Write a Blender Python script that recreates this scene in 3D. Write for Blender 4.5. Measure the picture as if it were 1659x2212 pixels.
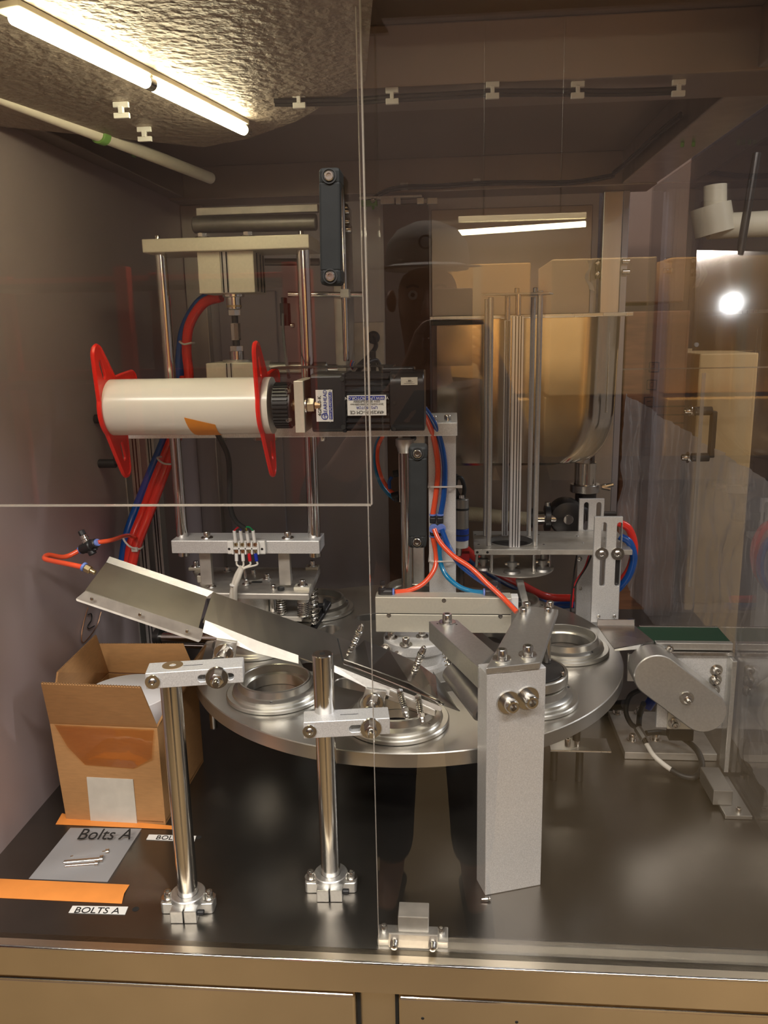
import bpy, bmesh, math, random
import numpy as np
from mathutils import Vector, Matrix, Quaternion
random.seed(7)
S = bpy.context.scene
C = S.collection
PI = math.pi
for o in list(bpy.data.objects): bpy.data.objects.remove(o)

# ---------------------------------------------------------------- camera
HC = 0.7062
PITCH, YAW, ROLL, F = 0.2217, 0.08698, 0.02027, 1755.0
CXP, CYP = 829.5, 1106.0
fw = Vector((-math.sin(YAW)*math.cos(PITCH), math.cos(YAW)*math.cos(PITCH), -math.sin(PITCH)))
rt0 = Vector((math.cos(YAW), math.sin(YAW), 0)); dn0 = fw.cross(rt0)
rt = rt0*math.cos(ROLL) + dn0*math.sin(ROLL); dn = dn0*math.cos(ROLL) - rt0*math.sin(ROLL)
CAM = Vector((0, 0, HC))
cd = bpy.data.cameras.new('camera'); cam = bpy.data.objects.new('camera', cd); C.objects.link(cam)
cd.sensor_fit = 'VERTICAL'; cd.sensor_height = 36; cd.lens = F/2212*36; cd.clip_start = 0.01
cam.matrix_world = Matrix(((rt.x, -dn.x, -fw.x, 0), (rt.y, -dn.y, -fw.y, 0), (rt.z, -dn.z, -fw.z, HC), (0, 0, 0, 1)))
S.camera = cam

# ---------------------------------------------------------------- world, lights, exposure
w = bpy.data.worlds.new('world'); S.world = w; w.use_nodes = True
w.node_tree.nodes['Background'].inputs[0].default_value = (0.27, 0.235, 0.22, 1)
w.node_tree.nodes['Background'].inputs[1].default_value = 0.40
S.view_settings.view_transform = 'Standard'; S.view_settings.look = 'None'
S.view_settings.gamma = 1; S.view_settings.use_curve_mapping = False
S.view_settings.exposure = 0.62
def area(name, loc, target, sx, sy, watts, col):
    l = bpy.data.lights.new(name, 'AREA'); l.shape = 'RECTANGLE'; l.size = sx; l.size_y = sy; l.energy = watts; l.color = col
    o = bpy.data.objects.new(name, l); C.objects.link(o); o.location = loc
    o.rotation_euler = (Vector(target)-Vector(loc)).to_track_quat('-Z', 'Y').to_euler()
    return o
area('warehouse_fill', (-0.9, -1.1, 2.25), (-0.3, 1.1, 0.2), 1.5, 0.12, 34, (1.0, 0.93, 0.83))  # unseen lamp giving the light that reaches the machine from the front
area('warehouse_fill', (0.75, -0.7, 2.3), (0.1, 1.2, 0.2), 1.5, 0.12, 34, (1.0, 0.96, 0.92))  # second unseen front fill, to the right behind the camera
area('warehouse_fill', (2.4, 1.9, 2.3), (0.6, 1.5, 0.2), 0.12, 1.5, 24, (0.92, 0.95, 1.0))  # unseen cool fill from outside the right wall
area('warehouse_fill', (0.0, -2.0, 2.3), (0.2, -3.4, 0.4), 2.4, 0.12, 150, (1.0, 0.86, 0.66))  # unseen warm lamp added to brighten the cartons that the steel reflects

# ---------------------------------------------------------------- points from the photograph, at a real depth
def at(px, py, x=None, y=None, z=None):
    d = fw + rt*((px-CXP)/F) + dn*((py-CYP)/F)
    if y is not None: t = y/d.y
    elif z is not None: t = (z-HC)/d.z
    else: t = x/d.x
    return CAM + d*t
V = Vector

# ---------------------------------------------------------------- materials
MT = {}
def mat(name, col, rough=0.5, metal=0.0, noise=None, bump=None, spec=0.5, coat=0, trans=0, emit=None, alpha=1, aniso=0):
    """noise=(scale, amount, stretch xyz): colour variation; bump=(scale, strength, stretch)"""
    m = bpy.data.materials.new(name); m.use_nodes = True; nt = m.node_tree; b = nt.nodes['Principled BSDF']
    b.inputs['Base Color'].default_value = (*col, 1); b.inputs['Roughness'].default_value = rough; b.inputs['Metallic'].default_value = metal
    b.inputs['Specular IOR Level'].default_value = spec; b.inputs['Coat Weight'].default_value = coat
    b.inputs['Transmission Weight'].default_value = trans; b.inputs['Alpha'].default_value = alpha
    b.inputs['Anisotropic'].default_value = aniso
    if emit: b.inputs['Emission Color'].default_value = (*emit[0], 1); b.inputs['Emission Strength'].default_value = emit[1]
    if noise or bump: tc = nt.nodes.new('ShaderNodeTexCoord')
    def nz(scale, stretch, detail=3):
        mp = nt.nodes.new('ShaderNodeMapping'); nt.links.new(tc.outputs['Object'], mp.inputs[0]); mp.inputs['Scale'].default_value = stretch
        n = nt.nodes.new('ShaderNodeTexNoise'); n.inputs['Scale'].default_value = scale; n.inputs['Detail'].default_value = detail
        nt.links.new(mp.outputs[0], n.inputs['Vector']); return n
    if noise:
        n = nz(noise[0], noise[2] if len(noise) > 2 else (1, 1, 1)); r = nt.nodes.new('ShaderNodeValToRGB')
        a = noise[1]
        r.color_ramp.elements[0].position = 0.3; r.color_ramp.elements[1].position = 0.7
        r.color_ramp.elements[0].color = (*[max(0, c*(1-a)) for c in col], 1); r.color_ramp.elements[1].color = (*[min(1, c*(1+a)) for c in col], 1)
        nt.links.new(n.outputs[0], r.inputs[0]); nt.links.new(r.outputs[0], b.inputs['Base Color'])
        mr = nt.nodes.new('ShaderNodeMapRange'); mr.inputs['To Min'].default_value = max(0.02, rough*(1-a)); mr.inputs['To Max'].default_value = min(1, rough*(1+a))
        nt.links.new(n.outputs[0], mr.inputs['Value']); nt.links.new(mr.outputs[0], b.inputs['Roughness'])
    if bump:
        n2 = nz(bump[0], bump[2] if len(bump) > 2 else (1, 1, 1)); bp = nt.nodes.new('ShaderNodeBump'); bp.inputs['Strength'].default_value = bump[1]
        bp.inputs['Distance'].default_value = bump[3] if len(bump) > 3 else 0.002
        nt.links.new(n2.outputs[0], bp.inputs['Height']); nt.links.new(bp.outputs[0], b.inputs['Normal'])
    MT[name] = m; return m
mat('alu_blasted', (0.80, 0.80, 0.80), 0.46, 0.55, (700, 0.13), (900, 0.25, (1, 1, 1), 0.0004))
mat('alu_satin', (0.70, 0.69, 0.66), 0.36, 0.9, (300, 0.06), (600, 0.1, (1, 1, 1), 0.0003))
mat('alu_dull', (0.60, 0.57, 0.52), 0.5, 0.8, (60, 0.10), None)
mat('alu_beige', (0.72, 0.68, 0.57), 0.5, 0.6, (300, 0.04), None)
mat('sheet_steel', (0.56, 0.54, 0.51), 0.27, 1.0, (14, 0.10, (1, 1, 1)), (90, 0.05, (1, 12, 1), 0.0006))
mat('sheet_matt', (0.42, 0.40, 0.37), 0.38, 1.0, (12, 0.14), (160, 0.12, (1, 1, 1), 0.0004))
mat('deck_steel', (0.205, 0.19, 0.17), 0.30, 0.95, (9, 0.10), (500, 0.10, (1, 1, 1), 0.0004))
mat('front_steel', (0.84, 0.74, 0.58), 0.34, 1.0, (4, 0.12), (200, 0.06, (0.05, 1, 1), 0.0005))
mat('wall_steel', (0.46, 0.375, 0.37), 0.5, 0.35, (3, 0.06), (300, 0.05, (1, 1, 1), 0.0004))
mat('back_panel', (0.36, 0.31, 0.28), 0.30, 0.85, (3, 0.07))
mat('back_steel', (0.48, 0.46, 0.49), 0.38, 0.45, (3, 0.07), (200, 0.05, (1, 1, 0.05), 0.0004))
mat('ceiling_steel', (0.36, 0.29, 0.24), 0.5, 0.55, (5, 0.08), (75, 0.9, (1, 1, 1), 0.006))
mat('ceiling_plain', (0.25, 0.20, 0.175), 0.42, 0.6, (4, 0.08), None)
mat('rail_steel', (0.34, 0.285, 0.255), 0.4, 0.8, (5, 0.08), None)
mat('post_steel', (0.62, 0.60, 0.58), 0.3, 1.0, (30, 0.08, (1, 1, 0.05)), None)
mat('chrome', (0.80, 0.79, 0.77), 0.10, 1.0)
mat('shaft_steel', (0.66, 0.64, 0.61), 0.17, 1.0, (40, 0.06, (1, 1, 0.02)), None)
mat('bolt_steel', (0.66, 0.64, 0.60), 0.22, 1.0)
mat('hopper_steel', (0.66, 0.60, 0.50), 0.13, 1.0, (5, 0.12), (6, 0.05, (1, 1, 1), 0.01))
mat('turn_alu', (0.70, 0.68, 0.62), 0.30, 0.95, (40, 0.05), (300, 0.05, (1, 1, 1), 0.0003))
mat('turntable_alu', (0.56, 0.54, 0.50), 0.30, 0.92, (8, 0.07), (400, 0.08, (1, 1, 1), 0.0003))
mat('brass_bearing', (0.45, 0.32, 0.18), 0.45, 0.8)
mat('brass', (0.70, 0.58, 0.34), 0.3, 1.0)
mat('copper', (0.60, 0.33, 0.18), 0.35, 1.0)
mat('black_plastic', (0.018, 0.018, 0.02), 0.42)
mat('handle_black', (0.018, 0.019, 0.019), 0.6, 0.0, (60, 0.10), spec=0.25)
mat('motor_black', (0.016, 0.016, 0.018), 0.36, 0.0, None, (300, 0.2, (1, 1, 1), 0.0004))
mat('socket_dark', (0.015, 0.015, 0.015), 0.6)
mat('black_rubber', (0.02, 0.02, 0.02), 0.5)
mat('dark_metal', (0.07, 0.068, 0.068), 0.36, 0.8)
mat('grey_tube', (0.27, 0.255, 0.25), 0.42, 0.8, (100, 0.06))
mat('bearing_grey', (0.36, 0.35, 0.33), 0.4, 0.85)
mat('white_plastic', (0.78, 0.77, 0.74), 0.35)
mat('roller_cream', (0.80, 0.76, 0.68), 0.22, 0.0, (5, 0.035, (1, 4, 4)))
mat('red_plastic', (0.86, 0.022, 0.012), 0.35)
mat('red_hose', (0.80, 0.035, 0.022), 0.2, coat=0.5)
mat('orange_hose', (0.88, 0.10, 0.035), 0.2, coat=0.5)
mat('blue_hose', (0.004, 0.075, 0.34), 0.2, coat=0.5)
mat('cyan_hose', (0.004, 0.20, 0.42), 0.2, coat=0.5)
mat('blue_collar', (0.16, 0.24, 0.62), 0.4)
mat('blue_plastic', (0.01, 0.05, 0.35), 0.4)
mat('green_plastic', (0.20, 0.40, 0.10), 0.5)
mat('cable_tie', (0.72, 0.66, 0.60), 0.4)
mat('rail_white', (0.86, 0.87, 0.90), 0.35, 0.6)
mat('hose_braid', (0.44, 0.39, 0.28), 0.5)
mat('grey_cable', (0.16, 0.165, 0.17), 0.5)
mat('white_cable', (0.72, 0.68, 0.60), 0.4)
mat('wire_red', (0.55, 0.01, 0.02), 0.4); mat('wire_blue', (0.01, 0.03, 0.35), 0.4); mat('wire_green', (0.01, 0.3, 0.1), 0.4); mat('wire_yellow', (0.6, 0.5, 0.05), 0.4)
mat('cardboard', (0.43, 0.225, 0.085), 0.75, 0, (60, 0.07, (1, 1, 6)), (400, 0.1, (1, 1, 1), 0.0003))
mat('cardboard_pale', (0.42, 0.25, 0.12), 0.8, 0, (40, 0.08))
mat('cardboard_edge', (0.22, 0.115, 0.045), 0.9)
mat('amber_card', (0.66, 0.37, 0.11), 0.7, 0, (3, 0.10))
mat('amber_pale', (0.62, 0.44, 0.22), 0.7, 0, (3, 0.10))
mat('wood_brown', (0.20, 0.085, 0.04), 0.6, 0, (10, 0.25, (1, 1, 9)))
mat('brown_panel', (0.13, 0.07, 0.045), 0.5, 0, (4, 0.1))
mat('orange_tape', (0.80, 0.28, 0.055), 0.6, 0, (30, 0.05), (60, 0.3, (1, 1, 1), 0.001))
mat('orange_patch', (0.78, 0.27, 0.02), 0.5)
mat('paper_label', (0.58, 0.54, 0.46), 0.7, 0, (50, 0.06), (60, 0.3, (1, 1, 1), 0.001))
mat('white_label', (0.80, 0.79, 0.76), 0.5)
mat('ink_black', (0.01, 0.01, 0.01), 0.5)
mat('ink_blue', (0.01, 0.03, 0.30), 0.4)
mat('green_belt', (0.01, 0.045, 0.022), 0.55)
mat('paper_roll', (0.80, 0.80, 0.82), 0.6)
mat('seal_dark', (0.09, 0.085, 0.08), 0.4, 0.7)
mat('black_void', (0.012, 0.011, 0.010), 0.8)
mat('warehouse_dark', (0.055, 0.04, 0.042), 0.8)
mat('warehouse_floor', (0.22, 0.155, 0.08), 0.6)
mat('red_rack', (0.50, 0.03, 0.02), 0.5)
mat('tube_light', (1, 1, 1), 0.5, emit=((1.0, 0.93, 0.62), 22))
mat('lamp_spot', (1, 1, 1), 0.5, emit=((0.85, 0.93, 1.0), 700))
mat('reflection_cream', (0.85, 0.78, 0.66), 0.35)
mat('lamp_body', (0.75, 0.68, 0.52), 0.4)
mat('gold_panel', (0.62, 0.58, 0.54), 0.055, 1.0)
mat('skin', (0.55, 0.30, 0.21), 0.5); mat('shirt', (0.03, 0.03, 0.035), 0.8); mat('cap_cloth', (0.55, 0.50, 0.45), 0.8); mat('jeans', (0.03, 0.04, 0.07), 0.8)
def glassy(name, tint, ior, gl=1.0, rough=0.0, haze=0.0, hazecol=(0.8, 0.8, 0.8), bump=None):
    m = bpy.data.materials.new(name); m.use_nodes = True; nt = m.node_tree; nt.nodes.clear()
    out = nt.nodes.new('ShaderNodeOutputMaterial'); tr = nt.nodes.new('ShaderNodeBsdfTransparent'); tr.inputs[0].default_value = (*tint, 1)
    gs = nt.nodes.new('ShaderNodeBsdfAnisotropic'); gs.inputs['Roughness'].default_value = rough; gs.inputs[0].default_value = (gl, gl, gl, 1)
    fr = nt.nodes.new('ShaderNodeFresnel'); fr.inputs[0].default_value = ior
    ge = nt.nodes.new('ShaderNodeNewGeometry'); mr = nt.nodes.new('ShaderNodeMapRange'); mr.inputs['To Min'].default_value = ior; mr.inputs['To Max'].default_value = 1/ior
    nt.links.new(ge.outputs['Backfacing'], mr.inputs['Value']); nt.links.new(mr.outputs[0], fr.inputs[0])
    mx = nt.nodes.new('ShaderNodeMixShader'); nt.links.new(fr.outputs[0], mx.inputs[0]); nt.links.new(tr.outputs[0], mx.inputs[1]); nt.links.new(gs.outputs[0], mx.inputs[2])
    last = mx
    if haze:
        df = nt.nodes.new('ShaderNodeBsdfDiffuse'); df.inputs[0].default_value = (*hazecol, 1)
        tl = nt.nodes.new('ShaderNodeBsdfTranslucent'); tl.inputs[0].default_value = (*hazecol, 1)
        ad = nt.nodes.new('ShaderNodeMixShader'); ad.inputs[0].default_value = 0.5; nt.links.new(df.outputs[0], ad.inputs[1]); nt.links.new(tl.outputs[0], ad.inputs[2])
        m2 = nt.nodes.new('ShaderNodeMixShader'); m2.inputs[0].default_value = haze
        nt.links.new(mx.outputs[0], m2.inputs[1]); nt.links.new(ad.outputs[0], m2.inputs[2]); last = m2
    if bump:
        tc = nt.nodes.new('ShaderNodeTexCoord'); mp = nt.nodes.new('ShaderNodeMapping'); mp.inputs['Scale'].default_value = bump[2]
        n = nt.nodes.new('ShaderNodeTexNoise'); n.inputs['Scale'].default_value = bump[0]; n.inputs['Detail'].default_value = 4
        bp = nt.nodes.new('ShaderNodeBump'); bp.inputs['Strength'].default_value = bump[1]; bp.inputs['Distance'].default_value = 0.01
        nt.links.new(tc.outputs['Object'], mp.inputs[0]); nt.links.new(mp.outputs[0], n.inputs['Vector']); nt.links.new(n.outputs[0], bp.inputs['Height'])
        nt.links.new(bp.outputs[0], gs.inputs['Normal']); nt.links.new(bp.outputs[0], fr.inputs['Normal'])
    nt.links.new(last.outputs[0], out.inputs[0]); MT[name] = m; return m
glassy('acrylic', (0.97, 0.965, 0.96), 1.49)
glassy('acrylic_edge', (0.8, 0.78, 0.75), 1.6, haze=0.35, hazecol=(0.85, 0.78, 0.7))
glassy('wrap_film', (0.92, 0.91, 0.90), 1.75, rough=0.06, haze=0.30, hazecol=(0.88, 0.82, 0.78), bump=(26, 1.0, (1, 1.5, 0.5)))
glassy('clear_tape', (0.93, 0.80, 0.62), 1.6, rough=0.04, haze=0.05, hazecol=(0.6, 0.4, 0.2), bump=(10, 0.12, (1, 1, 1)))
glassy('poly_bag', (0.95, 0.95, 0.96), 1.5, rough=0.15, haze=0.62, hazecol=(0.62, 0.61, 0.62), bump=(20, 0.4, (1, 1, 1)))

# ---------------------------------------------------------------- object helpers
def tag(o, label=None, cat=None, group=None, kind=None):
    if label: o['label'] = label
    if cat: o['category'] = cat
    if group: o['group'] = group
    if kind: o['kind'] = kind
    return o
def thing(name, label, cat, loc=(0, 0, 0), group=None):
    o = bpy.data.objects.new(name, None); C.objects.link(o); o.location = loc; o.empty_display_size = 0.02
    return tag(o, label, cat, group)
def wp(p):                       # world location of a parent chain (no rotations are used on parents)
    v = V((0, 0, 0))
    while p is not None: v = v + p.location; p = p.parent
    return v
def link(name, me, m, parent=None, smooth=False, origin=None):
    """mesh given in world coordinates -> object whose origin sits at the mesh (or parent)"""
    co = [v.co for v in me.vertices]
    org = V(origin) if origin is not None else V((sum(c.x for c in co)/len(co), sum(c.y for c in co)/len(co), min(c.z for c in co)))
    me.transform(Matrix.Translation(-org))
    if m: me.materials.append(MT[m] if isinstance(m, str) else m)
    o = bpy.data.objects.new(name, me); C.objects.link(o)
    if parent is not None: o.parent = parent; o.location = org - wp(parent)
    else: o.location = org
    if smooth:
        me.polygons.foreach_set('use_smooth', [True]*len(me.polygons))
        try: me.set_sharp_from_angle(angle=math.radians(35))
        except Exception: pass
    return o
def bm_link(name, bm, m, parent=None, smooth=False, origin=None):
    bmesh.ops.recalc_face_normals(bm, faces=bm.faces)
    me = bpy.data.meshes.new(name); bm.to_mesh(me); bm.free()
    return link(name, me, m, parent, smooth, origin)
def hexa(bm, P):                 # P: 8 corners, bottom 4 then top 4
    vs = [bm.verts.new(p) for p in P]
    for f in ((3, 2, 1, 0), (4, 5, 6, 7), (0, 1, 5, 4), (1, 2, 6, 5), (2, 3, 7, 6), (3, 0, 4, 7)): bm.faces.new([vs[i] for i in f])
    return vs
def addbox(bm, c, s, M=None):
    c = V(c); P = [V((sx*s[0]/2, sy*s[1]/2, sz*s[2]/2)) for sz in (-1, 1) for sx, sy in ((-1, -1), (1, -1), (1, 1), (-1, 1))]
    hexa(bm, [c + (M @ p if M is not None else p) for p in P])
def bevel(bm, b, seg=2):
    if b: bmesh.ops.bevel(bm, geom=list(bm.edges), offset=b, segments=seg, affect='EDGES', profile=0.5, clamp_overlap=True)
def box(name, m, parent, p0, p1, b=0.001, M=None):
    p0, p1 = V(p0), V(p1); bm = bmesh.new(); addbox(bm, (p0+p1)/2, [abs(a) for a in (p1-p0)], M); bevel(bm, b)
    return bm_link(name, bm, m, parent)
def slab(name, m, parent, quad, n, b=0.0008):
    """plate from four corner points and a thickness vector"""
    bm = bmesh.new(); quad = [V(q) for q in quad]; n = V(n); hexa(bm, quad + [q+n for q in quad]); bevel(bm, b)
    return bm_link(name, bm, m, parent)
def frame_of(ax):
    ax = V(ax).normalized(); u = ax.orthogonal().normalized(); return u, ax.cross(u).normalized(), ax
def lathe_bm(bm, a, ax, prof, n=32, cap=True):
    """prof: list (r, h) along ax from a"""
    a = V(a); u, v, ax = frame_of(ax); rings = []
    for r, h in prof:
        if r < 1e-6: rings.append([bm.verts.new(a+ax*h)])
        else: rings.append([bm.verts.new(a+ax*h+(u*math.cos(2*PI*k/n)+v*math.sin(2*PI*k/n))*r) for k in range(n)])
    for A, B in zip(rings, rings[1:]):
        for k in range(n):
            k2 = (k+1) % n
            if len(A) == 1 and len(B) == 1: continue
            if len(A) == 1: bm.faces.new((A[0], B[k], B[k2]))
            elif len(B) == 1: bm.faces.new((A[k], A[k2], B[0]))
            else: bm.faces.new((A[k], A[k2], B[k2], B[k]))
    if cap:
        for R in (rings[0], rings[-1]):
            if len(R) > 2: bm.faces.new(R)
def lathe(name, m, parent, a, ax, prof, n=32, cap=True, smooth=True):
    bm = bmesh.new(); lathe_bm(bm, a, ax, prof, n, cap); return bm_link(name, bm, m, parent, smooth)
def rod(name, m, parent, a, b, r, n=24, c=0.0006, r2=None):
    a, b = V(a), V(b); L = (b-a).length; r2 = r if r2 is None else r2; c = min(c, r*0.4, L*0.3)
    return lathe(name, m, parent, a, b-a, [(r-c, 0), (r, c), (r2, L-c), (r2-c, L)], n)
def ngon(name, m, parent, a, b, r, n=6, ch=0.0006):
    a, b = V(a), V(b); L = (b-a).length; return lathe(name, m, parent, a, b-a, [(r-ch, 0), (r, ch), (r, L-ch), (r-ch, L)], n, smooth=False)
def spline(pts, per=8):
    pts = [V(p) for p in pts]; out = []
    if len(pts) < 3: return pts
    for i in range(len(pts)-1):
        p0 = pts[i-1] if i else pts[0]*2-pts[1]; p1 = pts[i]; p2 = pts[i+1]; p3 = pts[i+2] if i+2 < len(pts) else pts[-1]*2-pts[-2]
        for k in range(per):
            t = k/per; out.append(0.5*((2*p1)+(p2-p0)*t+(2*p0-5*p1+4*p2-p3)*t*t+(3*p1-p0-3*p2+p3)*t**3))
    out.append(pts[-1]); return out
def tube_bm(bm, pts, r, n=10, cap=True):
    T = None; rings = []; up = None
    for i, p in enumerate(pts):
        t = (pts[min(i+1, len(pts)-1)]-pts[max(i-1, 0)])
        if t.length < 1e-9: continue
        t.normalize()
        if up is None: up = t.orthogonal().normalized()
        else: up = (up-t*up.dot(t)).normalized()
        s = t.cross(up); rr = r(i/(len(pts)-1)) if callable(r) else r
        rings.append([bm.verts.new(p+(up*math.cos(2*PI*k/n)+s*math.sin(2*PI*k/n))*rr) for k in range(n)])
    for A, B in zip(rings, rings[1:]):
        for k in range(n): bm.faces.new((A[k], A[(k+1) % n], B[(k+1) % n], B[k]))
    if cap: bm.faces.new(rings[0]); bm.faces.new(rings[-1])
def tube(name, m, parent, pts, r, n=12, per=8):
    bm = bmesh.new(); tube_bm(bm, spline(pts, per), r, n); return bm_link(name, bm, m, parent, True)
def spring(name, m, parent, a, b, R, wr, turns, n=6):
    a, b = V(a), V(b); u, v, ax = frame_of(b-a); L = (b-a).length; N = int(turns*14); bm = bmesh.new()
    tube_bm(bm, [a+ax*(L*i/N)+(u*math.cos(2*PI*turns*i/N)+v*math.sin(2*PI*turns*i/N))*R for i in range(N+1)], wr, n)
    return bm_link(name, bm, m, parent, True)
def circ(cx, cy, r, n=32, a0=0): return [(cx+r*math.cos(a0+2*PI*k/n), cy+r*math.sin(a0+2*PI*k/n)) for k in range(n)]
def slot(cx, cy, L, r, ang=0, n=8):
    pts = []
    for s, a0 in ((1, -PI/2), (-1, PI/2)):
        for k in range(n+1): a = a0+PI*k/n; pts.append((s*L/2+r*math.cos(a), r*math.sin(a)))
    c, s_ = math.cos(ang), math.sin(ang); return [(cx+x*c-y*s_, cy+x*s_+y*c) for x, y in pts]
def rrect(x0, y0, x1, y1, r, n=4):
    pts = []
    for cx, cy, a0 in ((x1-r, y1-r, 0), (x0+r, y1-r, PI/2), (x0+r, y0+r, PI), (x1-r, y0+r, 1.5*PI)):
        for k in range(n+1): a = a0+PI/2*k/n; pts.append((cx+r*math.cos(a), cy+r*math.sin(a)))
    return pts
def plate(name, m, parent, outer, holes, t, O, U, W, bev=0.0):
    """flat plate with holes: 2D outline in the frame O + x*U + y*W, centred thickness t"""
    cu = bpy.data.curves.new('c', 'CURVE'); cu.dimensions = '2D'; cu.fill_mode = 'BOTH'; cu.extrude = t/2-bev; cu.bevel_depth = bev; cu.bevel_resolution = 0
    if bev: cu.offset = -bev
    for pts in [outer]+list(holes):
        sp = cu.splines.new('POLY'); sp.points.add(len(pts)-1); sp.use_cyclic_u = True
        for q, (x, y) in zip(sp.points, pts): q.co = (x, y, 0, 1)
    ob = bpy.data.objects.new('c', cu); me = bpy.data.meshes.new_from_object(ob)
    bpy.data.objects.remove(ob); bpy.data.curves.remove(cu)
    U, W, O = V(U).normalized(), V(W).normalized(), V(O); N = U.cross(W)
    me.transform(Matrix(((U.x, W.x, N.x, O.x), (U.y, W.y, N.y, O.y), (U.z, W.z, N.z, O.z), (0, 0, 0, 1))))
    return link(name, me, m, parent, True)
def text(name, s, m, parent, O, U, W, size, t=0.0003, align='CENTER', shear=0):
    cu = bpy.data.curves.new('t', 'FONT'); cu.body = s; cu.size = size; cu.align_x = align; cu.align_y = 'CENTER'; cu.extrude = t/2; cu.shear = shear; cu.resolution_u = 3
    ob = bpy.data.objects.new('t', cu); me = bpy.data.meshes.new_from_object(ob); bpy.data.objects.remove(ob); bpy.data.curves.remove(cu)
    U, W, O = V(U).normalized(), V(W).normalized(), V(O); N = U.cross(W)
    me.transform(Matrix(((U.x, W.x, N.x, O.x), (U.y, W.y, N.y, O.y), (U.z, W.z, N.z, O.z), (0, 0, 0, 1))))
    return link(name, me, m, parent)
def sheet(name, m, parent, rows, t, smooth=False):
    """folded or curved sheet metal through rows of points, thickness t"""
    bm = bmesh.new(); g = [[bm.verts.new(p) for p in r] for r in rows]
    for A, B in zip(g, g[1:]):
        for k in range(len(A)-1): bm.faces.new((A[k], A[k+1], B[k+1], B[k]))
    bmesh.ops.recalc_face_normals(bm, faces=bm.faces)
    bmesh.ops.solidify(bm, geom=list(bm.faces), thickness=t)
    return bm_link(name, bm, m, parent, smooth)
_bolt = {}
def bolt_mesh(kind, r):
    k = (kind, round(r, 5))
    if k in _bolt: return _bolt[k]
    bm = bmesh.new(); Z = V((0, 0, 1)); O = V((0, 0, 0))
    if kind.startswith('w'): lathe_bm(bm, O, Z, [(r*1.75, 0), (r*1.8, r*.1), (r*1.7, r*.32), (0, r*.32)], 24, False)
    h0 = r*.32 if kind.startswith('w') else 0
    base = O + Z*h0
    if kind.endswith('socket'): lathe_bm(bm, base, Z, [(r, 0), (r, r*1.45), (r*.86, r*1.65), (r*.55, r*1.65), (r*.5, r*.8), (0, r*.8)], 20, False)
    elif kind.endswith('hex'): lathe_bm(bm, base, Z, [(r*1.1, 0), (r*1.1, r*.8), (r*.9, r*.95), (0, r*.95)], 6, False)
    elif kind.endswith('nut'):
        lathe_bm(bm, base, Z, [(r*1.12, 0), (r*1.12, r*1.0), (r*.95, r*1.12), (r*.55, r*1.12)], 6, False)
        lathe_bm(bm, base, Z, [(r*.58, r), (r*.58, r*2.1), (r*.45, r*2.3), (0, r*2.3)], 14, False)
    elif kind.endswith('acorn'): lathe_bm(bm, base, Z, [(r, 0), (r, r*.9), (r*.85, r*1.1), (r*.85, r*1.6), (r*.6, r*2.1), (0, r*2.3)], 12, False)
    elif kind.endswith('button'): lathe_bm(bm, base, Z, [(r, 0), (r*.95, r*.3), (r*.6, r*.55), (r*.4, r*.55), (r*.35, r*.3), (0, r*.3)], 16, False)
    bmesh.ops.recalc_face_normals(bm, faces=bm.faces)
    me = bpy.data.meshes.new('bolt'); bm.to_mesh(me); bm.free(); me.materials.append(MT['bolt_steel'])
    me.polygons.foreach_set('use_smooth', [True]*len(me.polygons))
    try: me.set_sharp_from_angle(angle=math.radians(40))
    except Exception: pass
    _bolt[k] = me; return me
def bolt(parent, p, ax=(0, 0, 1), r=0.004, kind='socket', name='bolt'):
    o = bpy.data.objects.new(name, bolt_mesh(kind, r)); C.objects.link(o); o.parent = parent
    o.location = V(p)-(wp(parent) if parent is not None else V((0, 0, 0))); o.rotation_mode = 'QUATERNION'; o.rotation_quaternion = V(ax).to_track_quat('Z', 'Y'); return o
def struct(o): o['kind'] = 'structure'; return o
UP = V((0, 0, 1)); FR = V((0, -1, 0)); RT = V((1, 0, 0))

# ================================================================= STRUCTURE
XL, XR, YF, YB, ZC = -0.632, 0.434, 0.80, 1.98, 1.065
struct(box('floor', 'deck_steel', None, (XL-0.02, YF, -0.012), (0.60, YB+0.02, 0.0), 0))
wl = struct(box('wall_left', 'wall_steel', None, (XL-0.02, YF-0.02, 0.0), (XL, YB, ZC), 0))
struct(box('wall_back', 'back_steel', None, (XL-0.02, YB, 0.0), (0.33, YB+0.02, ZC), 0))
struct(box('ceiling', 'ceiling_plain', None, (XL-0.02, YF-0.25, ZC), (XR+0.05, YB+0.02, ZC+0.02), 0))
# textured inner lining of the roof round the lamp
ZL = 0.989
P = [at(a_, b_, z=ZL) for a_, b_ in ((-60, -60), (810, -60), (790, 175), (640, 262), (535, 300), (440, 318), (200, 262))]
P[-1] = V((XL+0.002, P[-1].y, ZL)); P[0] = V((XL+0.002, P[0].y, ZL))
bm = bmesh.new(); a = [bm.verts.new(p) for p in P]; b = [bm.verts.new(p+UP*0.002) for p in P]; bm.faces.new(a); bm.faces.new(b)
for i in range(len(P)): bm.faces.new((a[i], a[(i+1) % len(P)], b[(i+1) % len(P)], b[i]))
struct(bm_link('trim_1', bm, 'ceiling_steel'))
by0, by1 = at(900, 250, z=0.99).y, at(900, 205, z=0.99).y
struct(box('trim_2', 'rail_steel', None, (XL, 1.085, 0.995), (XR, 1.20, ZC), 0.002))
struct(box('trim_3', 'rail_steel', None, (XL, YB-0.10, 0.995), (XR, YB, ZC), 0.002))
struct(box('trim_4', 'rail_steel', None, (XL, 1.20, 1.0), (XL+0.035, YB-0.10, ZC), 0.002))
struct(box('trim_5', 'post_steel', None, (XR-0.075, YF, 0.998), (XR, YB-0.10, ZC), 0.002))
struct(box('trim_6', 'post_steel', None, (0.335, YB-0.03, 0.0), (0.378, YB, 0.995), 0.002))
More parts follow.
